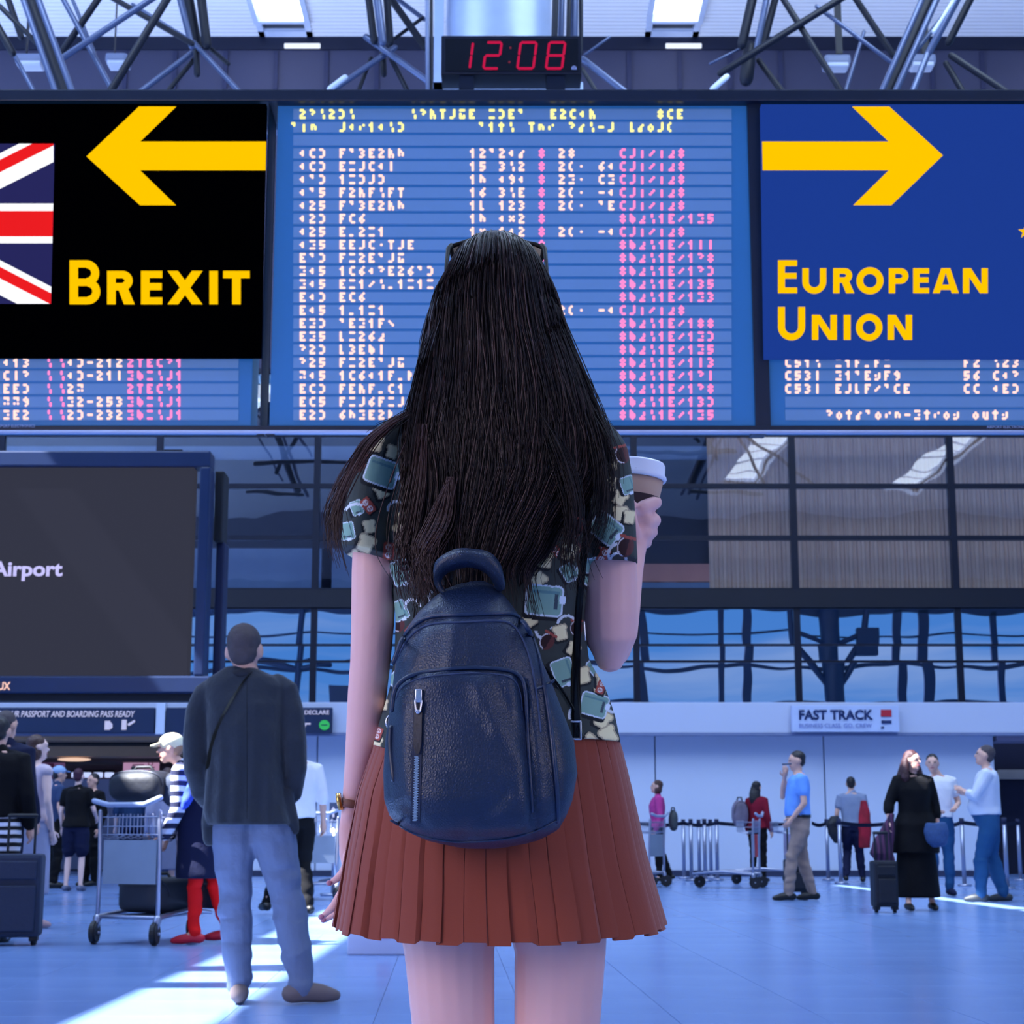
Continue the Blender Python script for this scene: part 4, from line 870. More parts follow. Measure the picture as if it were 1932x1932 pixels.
for x0 in (466,):
    bm = bmesh.new(); tube(bm, [cast(bvj, x0, y, .0, g.y)[0] for y in range(1275, 1560, 18)], .0022, 5); part('seam', bm, mat('seam_dark', (18, 22, 32), .9), man)
bm = bmesh.new(); 
for a, b_ in (((540, 1568), (556, 1576)), ):
    pass
bm.free()

def P2(px, py, Y): v = P(px, py, Y); return v
# --- right side
blue_man, _, _ = person('man in sky blue shirt and khaki trousers raising a hand to his mouth', G(1513, 1699), 1.77, 90, dict(eR=(.2, .17, 1.2), wR=(.09, .15, 1.43), eL=(-.24, -.02, 1.12), wL=(-.2, .12, .95), kL=(-.09, .12, .5), aL=(-.09, .17, .085), kR=(.09, -.03, .5), aR=(.09, -.14, .085), head_pitch=5),
    top=(cloth('shirt_sky', (110, 160, 235)), 'short', .98, .02), bottom=(khaki, 'trousers', .02), shoe=blackl, hair=(hair_dk, 'short'), belly=.05)
bm = bmesh.new(); Yq = G(1513, 1699).y; tube(bm, [P(1477, 1442, Yq - .1), P(1492, 1441, Yq - .1)], .012, 8); tag(obj('drink_bottle', bm, mat('bottle_grey', (60, 70, 100), .3), None, True), 'small dark bottle at the mouth of the man in the sky blue shirt', 'bottle')
bm = bmesh.new(); c = G(1513, 1699); z = 1.0
rings_loft(bm, [[Vector((c.x + p.x, c.y + p.y, zz)) for p in ell(0, 0, 0, .135, .185, 20, 2.3)] for zz in (.97, 1.005)]); part('belt', bm, blackl, blue_man)
person('woman in long black clothes with wavy auburn hair, pulling a suitcase', G(1733, 1718), 1.67, 182, dict(eR=(.28, .0, 1.16), wR=(.31, .08, .96), eL=(-.24, -.02, 1.13), wL=(-.25, .03, .9), head_yaw=38, aL=(-.15, .02, .085), aR=(.14, .12, .085)), True,
    top=(black, 'rolled', .62, .035, 'cardigan', .12), bottom=(black, 'skirt', .14, .25), shoe=blackl, hair=(hair_rd, 'wavy'))
person('man in white T-shirt and jeans behind the woman in black', G(1778, 1690), 1.80, 185, dict(eL=(-.26, 0, 1.13), wL=(-.12, .24, 1.06), eR=(.24, 0, 1.14), wR=(.12, .22, 1.05), head=(.06, .02, 1.62), head_yaw=-20), top=(whitec, 'short', .95, .018), bottom=(jeans_b, 'trousers', .018), shoe=navyc, hair=(hair_dk, 'short'))
person('stout man in pale shirt and jeans with folded arms at the right edge', G(1874, 1702), 1.82, 72, dict(eR=(.24, .13, 1.15), wR=(-.02, .25, 1.20), eL=(-.24, .13, 1.17), wL=(.02, .28, 1.24), head_pitch=-10, kL=(-.1, .1, .5), aL=(-.12, .12, .085), kR=(.1, .0, .5), aR=(.1, -.12, .085)),
    top=(cloth('shirt_grey_white', (200, 205, 220)), 'rolled', .96, .025), bottom=(jeans_b, 'trousers', .03), shoe=mat('shoe_olive', (40, 45, 50), .6), hair=(hair_gr, 'short'), belly=.11)
person('woman in magenta jacket behind the luggage trolley, walking left', G(1243, 1664), 1.62, 88, dict(head_pitch=-8, kR=(.08, -.05, .5), aR=(.08, -.2, .12)), True, top=(cloth('jacket_magenta', (180, 60, 130)), 'long', .92, .03, 'jacket'), bottom=(black, 'trousers'), shoe=blackl, hair=(hair_br, 'bob'))
person('woman in dark red top with long black hair, by the trolley with the red poster', G(1432, 1664), 1.6, -40, {}, True, top=(cloth('top_red', (120, 14, 40)), 'long', .92, .025), bottom=(black, 'trousers'), shoe=blackl, hair=(hair_dk, 'long'))
person('man in grey vest and navy trousers walking away, right of the sky blue shirt', G(1612, 1665), 1.66, -12, dict(kL=(-.1, .1, .5), aL=(-.13, -.22, .11), kR=(.1, .05, .5), aR=(.14, .05, .085)), top=(cloth('vest_grey', (130, 140, 165)), 'short', .92, .02), bottom=(navyc, 'trousers', .02), shoe=blackl, hair=(hair_dk, 'short'))
# --- left side
capm = cloth('cap_cream', (250, 232, 190)); red = cloth('trousers_red', (235, 20, 24))
c = G(378, 1781)
stripe = mat('striped_knit', (20, 26, 70), .9); n = stripe.node_tree; b = n.nodes['Principled BSDF']
def add_stripes(m, c1, c2, scale, axis='Z'):
    n = m.node_tree; b = n.nodes['Principled BSDF']; w_ = n.nodes.new('ShaderNodeTexWave'); w_.bands_direction = axis; w_.inputs['Scale'].default_value = scale; w_.inputs['Distortion'].default_value = 1.0
    r = n.nodes.new('ShaderNodeValToRGB'); r.color_ramp.interpolation = 'CONSTANT'; r.color_ramp.elements[0].color = lin(c1); r.color_ramp.elements[1].color = lin(c2); r.color_ramp.elements[1].position = .5
    tcn = n.nodes.new('ShaderNodeTexCoord'); n.links.new(tcn.outputs['Object'], w_.inputs['Vector']); n.links.new(w_.outputs['Fac'], r.inputs['Fac']); n.links.new(r.outputs[0], b.inputs['Base Color'])
add_stripes(stripe, (20, 26, 60), (200, 205, 225), 4)
hw, TH, HH = person('woman in cream cap, dark coat and red trousers leaning over the trolley', c, 1.62, 92, dict(lean=24, eL=(-.2, .12, 1.12), wL=(-.16, .3, .98), eR=(.2, .14, 1.12), wR=(.16, .32, .98), cap=capm, head_pitch=-18, kL=(-.07, .05, .5), aL=(-.08, .04, .085), kR=(.08, -.08, .5), aR=(.1, -.2, .1)), True,
    top=(stripe, 'long', 1.0, .03, 'striped_jumper'), bottom=(red, 'trousers', .014), shoe=mat('shoe_red', (200, 20, 50), .5), hair=(mat('hair_blond', (170, 130, 100), .6), 'short'), voxel=.014)
bm = bmesh.new(); rings_loft(bm, [[Vector((c.x + dx + p.x, c.y + p.y, z)) for p in ell(0, 0, 0, rx_, ry_, 24, 2.2)] for z, rx_, ry_, dx in ((.48, .20, .21, 0), (.7, .2, .2, 0), (.95, .19, .19, -.03), (1.1, .17, .18, -.09))]); partm('coat', fuse(bm, .015, 3), navyc, hw, True)
bm = bmesh.new(); tube(bm, [P(378, 1455, c.y - .25), P(365, 1480, c.y - .27), P(352, 1510, c.y - .25)], [.06, .09, .07], 12, flat=.5); me = fuse(bm, .012, 1)
for v in me.vertices: v.co += Vector(mnoise.noise_vector(v.co * 14)) * .015
o = link_mesh('scarf', me, mat('scarf_blue', (40, 70, 190), .7, var=(20, .6)), None, True); tag(o, 'crumpled bright blue scarf held beside the slate jacket', 'scarf')
person('man in white shirt and black trousers striding behind the slate jacket', G(556, 1728), 1.78, 25, dict(kL=(-.08, .14, .52), aL=(-.2, .3, .12), kR=(.09, .0, .5), aR=(.1, -.12, .1), wR=(.27, .0, .9)), top=(whitec, 'elbow', .93, .025), bottom=(black, 'trousers', .014), shoe=blackl, hair=(hair_dk, 'short'))
person('man in navy suit at the left edge, seen from behind', G(-8, 1766), 1.80, -20, dict(head=(.0, .0, 1.62)), top=(navyc, 'long', .82, .035, 'suit_jacket'), bottom=(navyc, 'trousers'), shoe=blackl, hair=(hair_gr, 'short'))
person('bare-shouldered woman in pale top with dark hair tied back at the left edge', G(52, 1752), 1.66, -35, dict(wR=(.2, .06, .87), head_yaw=-30), True, top=(cloth('top_pale', (200, 180, 190)), 'none', .95, .015), bottom=(cloth('skirt_pale', (150, 150, 175)), 'skirt', .3, .2), shoe=mat('sandal', (190, 150, 150), .6), hair=(hair_br, 'bob'), skin=SKINP)
strp = mat('trousers_striped', (230, 230, 240), .9); add_stripes(strp, (14, 14, 26), (225, 225, 240), 5.2)
person('person in black and white striped trousers cut off at the left edge', G(-22, 1778), 1.7, 0, {}, top=(black, 'long', .95, .03), bottom=(strp, 'trousers', .04), shoe=blackl, hair=(hair_dk, 'short'))
person('man in pale cap and dark blue top standing in the queue', G(100, 1676), 1.74, -60, dict(cap=cloth('cap_paleblue', (150, 175, 210))), top=(cloth('top_steel', (50, 66, 100)), 'short', .93, .02), bottom=(black, 'trousers'), shoe=blackl, hair=(hair_dk, 'short'))
person('person in black T-shirt and dark shorts with maroon hair, bare calves', G(138, 1682), 1.66, -8, dict(eR=(.25, .03, 1.14), wR=(.22, .2, 1.04)), True, top=(black, 'short', .9, .035), bottom=(navyc, 'shorts', .04), shoe=mat('sneaker_grey', (90, 95, 120), .7), hair=(mat('hair_maroon', (60, 16, 40), .6), 'short'), skin=SKINP)
person('dark haired person facing the queue, between the maroon haired one and the trolley', G(168, 1672), 1.66, 140, {}, top=(black, 'long', .9, .03), bottom=(black, 'trousers'), shoe=blackl, hair=(hair_dk, 'short'))
person('person with dark hair in a top bun, behind the bags of the big trolley', G(243, 1676), 1.68, 10, {}, True, top=(cloth('top_teal', (26, 50, 84)), 'elbow', .92, .03), bottom=(navyc, 'trousers'), shoe=blackl, hair=(hair_dk, 'bun'), skin=SKINP)
person('person in loose pale grey clothes behind the woman in the cream cap', G(308, 1690), 1.62, 10, {}, True, top=(cloth('top_palegrey', (150, 150, 175)), 'long', .8, .04), bottom=(cloth('skirt_grey', (110, 114, 140)), 'skirt', .35, .22), shoe=blackl, hair=(hair_br, 'bob'))

# ================================================================ luggage, trolleys, stanchions
chrome = mat('chrome', (160, 164, 184), .34, .85); rubber = mat('rubber_black', (12, 16, 26), .6)
def trolley(label, base, yaw, plate_m, wid=.54, hand=1.03, poster=False, s=1.0):
    t = thing('luggage_trolley', base, label, 'luggage trolley', 'luggage trolleys'); a = math.radians(yaw); ca, sa = math.cos(a), math.sin(a)
    L_ = lambda x, y, z: Vector((base.x + (x * ca - y * sa) * s, base.y + (x * sa + y * ca) * s, z * s))
    h = wid / 2
    for sg in (-1, 1):
        bm = bmesh.new(); tube(bm, [L_(sg * h, 0, .17), L_(sg * h, 0, .6), L_(sg * h, -.02, hand - .06)], .016 * s, 10); part('upright', bm, chrome, t, True)
        bm = bmesh.new(); tube(bm, [L_(sg * h, 0, .2), L_(sg * h * .9, .45, .24), L_(sg * h * .45, .9, .20)], .018 * s, 10); part('base_rail', bm, chrome, t, True)
    bm = bmesh.new(); tube(bm, [L_(-h - .03, -.06, hand + .02), L_(-h * .6, -.07, hand - .01), L_(h * .6, -.07, hand - .01), L_(h + .03, -.06, hand + .04)], .02 * s, 10); part('handle', bm, mat('handle_grey', (150, 162, 190), .35), t, True)
    bm = bmesh.new()
    for z in (.80, .86, .93): tube(bm, [L_(-h, -.01, z), L_(h, -.01, z)], .005, 6); tube(bm, [L_(-h, -.01, z), L_(-h, .22, z), L_(h, .22, z), L_(h, -.01, z)], .005, 6)
    for i in range(9): x = lerp(-h, h, i / 8); tube(bm, [L_(x, -.01, .95), L_(x, -.01, .79), L_(x, .1, .77), L_(x, .22, .8), L_(x, .22, .95)], .0045, 6)
    o = part('basket', bm, chrome, t, True); o['kind'] = 'stuff'
    bm = bmesh.new(); q = [L_(-h + .03, 0, .44), L_(h - .03, 0, .44), L_(h - .03, 0, .76), L_(-h + .03, 0, .76)]; q2 = [L_(-h + .03, .02, .44), L_(h - .03, .02, .44), L_(h - .03, .02, .76), L_(-h + .03, .02, .76)]
    rings_loft(bm, [q, q2]); pl_ = part('plate', bm, plate_m, t)
    if poster:
        bm = bmesh.new(); rings_loft(bm, [[L_(-.1, -.01, .44), L_(.12, -.01, .44), L_(.12, -.01, .76), L_(-.1, -.01, .76)], [L_(-.1, -.004, .44), L_(.12, -.004, .44), L_(.12, -.004, .76), L_(-.1, -.004, .76)]]); part('poster', bm, mat('poster_red', (190, 40, 40), .5, var=(9, .9)), t)
    bm = bmesh.new(); r = [L_(-h + .02, .05, .2), L_(h - .02, .05, .2), L_(h * .5, .85, .19), L_(-h * .5, .85, .19)]; rings_loft(bm, [r, [p + Vector((0, 0, .012)) for p in r]]); part('platform', bm, mat('platform_grey', (110, 122, 150), .4, .5), t)
    bm = bmesh.new(); tube(bm, [L_(-h, 0, .2), L_(h, 0, .2)], .014 * s, 8); part('axle_bar', bm, chrome, t, True)
    for (x, y) in ((-h, 0), (h, 0), (0, .86)):
        bm = bmesh.new(); bmesh.ops.create_cone(bm, cap_ends=True, segments=20, radius1=.085 * s, radius2=.085 * s, depth=.05 * s, matrix=Matrix.Translation(L_(x, y - .03, .087)) @ Matrix.Rotation(a + .35, 4, 'Z') @ Matrix.Rotation(math.pi / 2, 4, 'Y')); bmesh.ops.bevel(bm, geom=[e for e in bm.edges if len(e.link_faces) == 2 and e.calc_face_angle() > 1], offset=.012 * s, segments=2, affect='EDGES'); w_ = part('wheel', bm, rubber, t)
        bm = bmesh.new(); tube(bm, [L_(x, y, .19), L_(x, y - .035, .085)], [.035 * s, .02 * s], 8, flat=.9); tube(bm, [L_(x - .02, y - .03, .087), L_(x + .04, y - .03, .087)], .012, 8); part('caster_fork', bm, chrome, t, True)
    return t, L_
plate = mat('plate_satin', (140, 152, 168), .4, .2, var=(3, .2))
t1, L1 = trolley('large luggage trolley loaded with black bags, in front of the queue at left', G(238, 1783), -24, plate)
def bag(name, label, cat, c, r, m, yaw=0, e=3.2, parts=True, noise_=.012, group=None):
    """soft or boxy bag: superellipsoid with a handle and a zip"""
    t = thing(name, Vector((c.x, c.y, c.z - r[2])), label, cat, group); bm = bmesh.new(); ball(bm, (0, 0, 0), (1, 1, 1), 28)
    rt = Matrix.Rotation(math.radians(yaw), 3, 'Z')
    for v in bm.verts:
        q = v.co; k = (abs(q.x) ** e + abs(q.y) ** e + abs(q.z) ** e) ** (1 / e); q = q / max(k, 1e-6)
        q = Vector((q.x * r[0], q.y * r[1], q.z * r[2])); q += Vector(mnoise.noise_vector(q * 6 + c)) * noise_; v.co = rt @ q + c
    part('shell', bm, m, t, True)
    bm = bmesh.new(); tube(bm, [rt @ Vector((-r[0] * .35, 0, r[2] * .97)) + c, rt @ Vector((-r[0] * .25, 0, r[2] * 1.2)) + c, rt @ Vector((r[0] * .25, 0, r[2] * 1.2)) + c, rt @ Vector((r[0] * .35, 0, r[2] * .97)) + c], min(.012, r[2] * .1), 8); part('handle', bm, rubber, t, True)
    bm = bmesh.new(); pts = []
    for i in range(25):
        a = math.pi * i / 24; q = Vector((math.cos(a), -.55, math.sin(a) * .8)); k = (abs(q.x) ** e + abs(q.y) ** e + abs(q.z) ** e) ** (1 / e); q = q / k; pts.append(rt @ Vector((q.x * r[0] * 1.01, q.y * r[1] * 1.01, q.z * r[2] * 1.01)) + c)
    tube(bm, pts, .006, 6); part('zip', bm, mat('zip_dark', (50, 54, 66), .4, .4), t, True); return t
bagk = mat('bag_black', (12, 16, 30), .6, bump=('noise', 20, .4, .01)); bagb = mat('bag_navy', (16, 34, 62), .7)
bag('travel_bag', 'big black travel bag on top of the large trolley', 'bag', L1(-.02, .16, 1.16), (.25, .17, .12), bagk, -24)
bag('travel_bag', 'navy bag at the right of the large trolley, beside the black travel bag', 'bag', L1(.3, .22, 1.13), (.14, .13, .13), bagb, -24)
bag('suitcase', 'dark grey suitcase lying on the platform of the large trolley', 'suitcase', L1(-.02, .45, .35), (.2, .34, .13), mat('case_grey', (40, 46, 58), .6), -24, 6, noise_=.003)
bag('suitcase', 'black patterned case at the right end of the large trolley platform', 'suitcase', L1(.3, .75, .36), (.16, .2, .12), mat('case_patterned', (48, 40, 54), .6, var=(40, .8)), -24, 6, noise_=.004)
bag('travel_bag', 'dark maroon bag standing at the right of the large trolley', 'bag', L1(.28, .62, .66), (.12, .14, .17), mat('bag_maroon', (52, 18, 30), .7), -24)
t2, L2 = trolley('luggage trolley with the red poster, its platform pointing left', G(1428, 1676), 72, mat('plate_pale', (170, 178, 205), .4), poster=True)
t3, L3 = trolley('luggage trolley close to the skirt, in front of the magenta jacket', G(1240, 1674), 62, plate, poster=False)
t4, L4 = trolley('pale luggage trolley half hidden by the khaki trousers', G(1490, 1668), 95, mat('plate_pink', (180, 165, 190), .5, .2), wid=.5)
t5, L5 = trolley('luggage trolley left of the skirt near the arrow post', G(592, 1700), 10, plate)
def roller(label, base, w_, d, h, yaw, m, handle=1.0, group=None):
    t = thing('suitcase', base, label, 'suitcase', group); a = math.radians(yaw); R_ = Matrix.Rotation(a, 3, 'Z'); L_ = lambda x, y, z: base + R_ @ Vector((x, y, z))
    def bx_(name, a0, b0, m_, bev=0):
        bm = bmesh.new(); box(bm, a0, b0, bev)
        for v in bm.verts: v.co = base + R_ @ v.co
        part(name, bm, m_, t)
    bx_('shell', (-w_ / 2, -d / 2, .06), (w_ / 2, d / 2, h), m, .03); bx_('front_pocket', (-w_ / 2 + .03, -d / 2 - .03, .1), (w_ / 2 - .03, -d / 2 + .01, h * .66), m, .015); bx_('top_pocket', (-w_ / 2 + .03, -d / 2 - .02, h * .72), (w_ / 2 - .03, -d / 2 + .01, h - .05), m, .012)
    for sg in (-1, 1):
        if handle > h: bm = bmesh.new(); tube(bm, [L_(sg * w_ * .27, d * .3, h - .05), L_(sg * w_ * .27, d * .3, handle)], .01, 8); part('handle_rod', bm, rubber, t, True)
        bx_('wheel_housing', (sg * w_ * .38 - .03, -d * .35, .03), (sg * w_ * .38 + .03, d * .1, .1), rubber, .01)
        bm = bmesh.new(); cyl(bm, L_(sg * w_ * .38, -d * .1, .04), .04, .03, 14, 'X'); part('wheel', bm, rubber, t, True)
    bm = bmesh.new(); tube(bm, [L_(-w_ * .27, d * .3, max(handle, h + .02)), L_(w_ * .27, d * .3, max(handle, h + .02))], .016, 8); part('grip', bm, rubber, t, True); return t
roller('large dark blue suitcase with raised handle at the left edge', G(28, 1783), .36, .26, .66, 8, mat('case_navy', (20, 34, 62), .6, bump=('noise', 30, .3, .01)), .94)
roller('small black suitcase held by the woman in black', G(1670, 1722), .25, .2, .52, 5, bagk, .8); roller('black suitcase behind the legs of the khaki trousers', G(1502, 1692), .26, .22, .46, 10, bagk, .9)
# held / carried bags
def drape(name, label, cat, rows, Y, m, hd=.06):
    bm = bmesh.new(); px_loft(bm, [(y, a, b_, Y, h_) for y, a, b_, h_ in rows], 20, 2.2); me = fuse(bm, .014, 2)
    for v in me.vertices: v.co += Vector(mnoise.noise_vector(v.co * 9)) * .012
    return tag(link_mesh(name, me, m, None, True), label, cat)
Yw = G(1733, 1718).y
pst = mat('shawl_striped', (90, 50, 80), .9); add_stripes(pst, (84, 44, 76), (40, 24, 50), 6, 'X')
drape('shawl', 'purple striped shawl hanging from the hand of the woman in black over her suitcase', 'shawl', [(1535, 1678, 1688, .03), (1560, 1664, 1688, .05), (1590, 1646, 1686, .07), (1610, 1640, 1686, .09), (1627, 1652, 1688, .06)], Yw - .1, pst)
drape('handbag', 'blue denim handbag hanging at the hip of the woman in black', 'bag', [(1552, 1745, 1785, .04), (1570, 1742, 1788, .07), (1590, 1748, 1788, .07), (1598, 1758, 1780, .04)], Yw - .26, mat('denim_bag', (44, 74, 120), .8, var=(40, .4)))
Yb = G(1612, 1665).y
drape('shoulder_bag', 'dark shoulder bag at the left hip of the man in the grey vest', 'bag', [(1540, 1566, 1582, .06), (1555, 1558, 1584, .09), (1575, 1564, 1586, .08), (1590, 1574, 1586, .04)], Yb - .1, bagk)
drape('jacket', 'navy and red jacket carried by the man in the grey vest', 'jacket', [(1510, 1622, 1634, .04), (1535, 1620, 1642, .07), (1560, 1618, 1644, .08), (1600, 1622, 1642, .05)], Yb - .1, mat('jacket_navyred', (150, 14, 40), .8, var=(5, .95)))
Yr = G(1432, 1664).y
bag('backpack', 'white and dark backpack on the woman in the dark red top', 'bag', P(1396, 1536, Yr - .05), (.13, .1, .22), mat('pack_whitedark', (120, 110, 130), .7, var=(4, .9)), 20, 2.6)
bag('backpack', 'grey green backpack on the woman in the magenta jacket', 'bag', P(1270, 1548, G(1243, 1664).y), (.07, .1, .17), mat('pack_green', (60, 66, 70), .7), 0, 2.6)
bag('backpack', 'large black backpack at the left edge, over the navy suit', 'bag', P(22, 1506, 14.0), (.2, .13, .26), bagk, 10, 2.6)
# stanchions
belt_m = mat('belt_navy', (14, 24, 60), .7)
def post(x, y, i, lab, h=.98):
    b_ = G(x, y); t = thing('queue_post', b_, lab, 'post', 'queue posts'); bm = bmesh.new(); cyl(bm, (b_.x, b_.y, h / 2), .03, h - .04, 14); part('tube', bm, chrome, t, True)
    bm = bmesh.new(); cyl(bm, (b_.x, b_.y, .015), .10, .03, 20); part('foot', bm, chrome, t, True); bm = bmesh.new(); cyl(bm, (b_.x, b_.y, h - .03), .036, .09, 14); part('belt_head', bm, belt_m, t, True); return b_
names = ['steel queue post on the right, nearest the skirt', 'steel queue post, second from the skirt', 'steel queue post, third from the skirt', 'steel queue post, fourth from the skirt', 'steel queue post, fifth from the skirt', 'steel queue post, sixth from the skirt', 'steel queue post left of the man in the grey vest', 'steel queue post in front of the man in the grey vest', 'steel queue post between the white T-shirt and the stout man', 'steel queue post behind the back of the stout man', 'steel queue post at the right edge of the picture', 'steel queue post behind the large trolley']
pos = [post(x, y, i, names[i]) for i, (x, y) in enumerate(((1291, 1658), (1305, 1662), (1320, 1656), (1331, 1663), (1342, 1657), (1354, 1661), (1563, 1661), (1587, 1668), (1820, 1672), (1901, 1678), (1926, 1662), (332, 1672)))]
def belt(a, b_, label, z=.93):
    bm = bmesh.new(); n = 12; pr = None
    for i in range(n + 1):
        p = a.lerp(b_, i / n); zz = z - .04 * math.sin(math.pi * i / n); r = [bm.verts.new((p.x, p.y, zz + .03)), bm.verts.new((p.x, p.y, zz - .03))]
        if pr: bm.faces.new((pr[0], pr[1], r[1], r[0]))
        pr = r
    bmesh.ops.solidify(bm, geom=bm.faces[:], thickness=.004); tag(obj('queue_belt', bm, belt_m), label, 'belt')
belt(G(1200, 1664), pos[0], 'dark queue belt passing behind the magenta jacket'); belt(pos[0], pos[5], 'dark queue belt strung along the cluster of posts'); belt(pos[5], G(1500, 1660), 'dark queue belt running from the post cluster to the sky blue shirt'); belt(G(1535, 1662), pos[6], 'dark queue belt right of the sky blue shirt'); belt(pos[6], pos[7], 'short dark queue belt before the man in the grey vest'); belt(pos[7], G(1690, 1665), 'dark queue belt right of the man in the grey vest'); belt(G(1780, 1665), pos[8], 'dark queue belt behind the man in the white T-shirt'); belt(pos[8], pos[10], 'dark queue belt behind the stout man')
# arrow post
b_ = G(629, 1690); t = thing('arrow_post', b_, 'grey post carrying a small navy sign with a white up arrow', 'sign'); bm = bmesh.new(); cyl(bm, (b_.x, b_.y, .43), .03, .86, 12); part('tube', bm, chrome, t, True); bm = bmesh.new(); cyl(bm, (b_.x, b_.y, .015), .17, .03, 20); part('foot', bm, chrome, t, True)
bm = bmesh.new(); pbox(bm, 621, 638, 1514, 1552, b_.y - .05, .04, .005); part('panel', bm, navy, t); bm = bmesh.new(); yy = b_.y - .055; flat_poly(bm, [(629, 1522), (635, 1531), (631, 1531), (631, 1542), (627, 1542), (627, 1531), (623, 1531)], yy, .003); part('arrow', bm, white, t)
# low white stand beyond the skirt
b_ = G(722, 1802); t = thing('stand', b_, 'low white stand with a red mark on the floor, just left of the bare legs', 'stand'); bm = bmesh.new(); a = P(655, 1802, b_.y); c = P(800, 1802, b_.y); box(bm, (a.x, b_.y, .0), (c.x, b_.y + .4, .30), .01); part('body', bm, mat('stand_white', (190, 198, 228), .4), t)
bm = bmesh.new(); quad(bm, 712, 737, 1740, 1771, b_.y - .003); part('red_mark', bm, mat('mark_red', (190, 20, 60), .5), t); bm = bmesh.new(); box(bm, (a.x + .02, b_.y + .01, .3), (c.x - .02, b_.y + .39, .315), .004); part('top', bm, mat('stand_top', (150, 160, 195), .4), t)
# ================================================================ the long haired woman in the middle
YC0 = 2.30
base = Vector((P(940, 1900, YC0).x, YC0, 0))
wo = thing('person', base, 'woman with very long dark hair, patterned shirt and pleated rust skirt, seen from behind', 'person')
skinw = mat('skin_foreground', (226, 176, 172), .5, bump=('noise', 220, .10, .0006), var=(6, .06), spec=.35)
skinw.node_tree.nodes['Principled BSDF'].inputs['Subsurface Weight'].default_value = .06
skinw.node_tree.nodes['Principled BSDF'].inputs['Subsurface Radius'].default_value = (.01, .004, .002)
def chain(bm, pts, seg=16, **k): tube(bm, [P(x, y, Y) for x, y, Y, r in pts], [M(r, y, Y) for x, y, Y, r in pts], seg, **k)
bm = bmesh.new()
# torso, neck, head
px_loft(bm, [(740, 895, 985, 2.31, .045), (790, 880, 1000, 2.30, .06), (815, 800, 1080, 2.30, .07), (840, 745, 1130, 2.30, .085), (900, 745, 1130, 2.3, .10), (1000, 752, 1118, 2.3, .11), (1100, 765, 1095, 2.31, .10), (1200, 785, 1085, 2.32, .085), (1300, 765, 1110, 2.31, .095), (1400, 735, 1140, 2.30, .11), (1500, 715, 1165, 2.29, .125), (1620, 715, 1165, 2.28, .125), (1680, 760, 1130, 2.28, .10)], 28, 2.3)
chain(bm, [(938, 780, 2.30, 40), (937, 720, 2.30, 36), (937, 660, 2.305, 38)])
ball(bm, P(937, 555, 2.305), (M(76, 555, 2.3), .088, M(92, 555, 2.3)), 24); ball(bm, P(937, 635, 2.33), (M(52, 635, 2.3), .062, M(58, 635, 2.3)), 20)
ball(bm, P(937, 595, 2.395), (.013, .02, .02), 10); ball(bm, P(937, 655, 2.385), (.022, .012, .012), 10)
for sx in (858, 1016): ball(bm, P(sx, 590, 2.305), (.010, .018, .030), 12)
# left arm hanging
chain(bm, [(722, 868, 2.30, 42), (712, 950, 2.30, 44), (706, 1080, 2.30, 43), (703, 1180, 2.30, 41), (699, 1245, 2.302, 38.5), (692, 1320, 2.31, 37), (684, 1390, 2.32, 32), (674, 1455, 2.33, 25), (665, 1505, 2.34, 19.5), (661, 1535, 2.345, 18)])
chain(bm, [(661, 1530, 2.345, 18), (660, 1565, 2.35, 22), (663, 1610, 2.355, 24), (666, 1640, 2.36, 20)], up=Vector((0, 1, 0)), flat=.62)
for pts in ([(656, 1612, 2.33, 10), (652, 1640, 2.325, 9.5), (638, 1656, 2.325, 8.5), (622, 1668, 2.33, 6)],
            [(660, 1640, 2.345, 10.5), (648, 1680, 2.34, 10), (628, 1712, 2.34, 9), (607, 1731, 2.345, 5.5)],
            [(668, 1650, 2.365, 10.5), (656, 1695, 2.36, 10), (636, 1722, 2.36, 8.5), (611, 1737, 2.365, 5.5)],
            [(678, 1645, 2.38, 9.5), (672, 1685, 2.38, 9), (658, 1712, 2.38, 8), (642, 1728, 2.385, 6)],
            [(672, 1575, 2.375, 12), (688, 1605, 2.39, 10.5), (692, 1635, 2.40, 9), (688, 1655, 2.40, 7)]): chain(bm, pts, 12)
# right arm raised, forearm in front
chain(bm, [(1132, 868, 2.30, 44), (1142, 950, 2.30, 48), (1150, 1080, 2.30, 53), (1150, 1160, 2.30, 54), (1151, 1205, 2.302, 50), (1151, 1238, 2.31, 31)])
chain(bm, [(1152, 1225, 2.315, 38), (1166, 1190, 2.345, 38), (1176, 1140, 2.39, 33), (1187, 1085, 2.43, 26), (1197, 1045, 2.46, 21), (1202, 1025, 2.475, 20)])
# hand around the cup
chain(bm, [(1200, 1035, 2.475, 20), (1208, 1005, 2.485, 30), (1214, 970, 2.49, 27)], up=Vector((1, 0, 0)), flat=.75)
for pts in ([(1212, 958, 2.465, 14), (1232, 950, 2.48, 13.5), (1238, 948, 2.52, 12), (1215, 945, 2.565, 10.5), (1190, 944, 2.575, 9)],
            [(1222, 985, 2.47, 14), (1236, 982, 2.50, 12.5), (1230, 976, 2.54, 11.5), (1206, 972, 2.57, 10.5), (1180, 971, 2.575, 9)],
            [(1218, 1006, 2.47, 13), (1230, 1004, 2.50, 12), (1224, 998, 2.535, 11), (1203, 995, 2.562, 10), (1180, 995, 2.565, 9)],
            [(1210, 1026, 2.475, 12), (1220, 1024, 2.50, 11), (1216, 1018, 2.53, 10), (1198, 1016, 2.552, 9), (1182, 1016, 2.555, 8)],
            [(1198, 1012, 2.46, 14), (1192, 985, 2.447, 12), (1190, 962, 2.449, 10), (1192, 948, 2.455, 8)]): chain(bm, pts, 12)
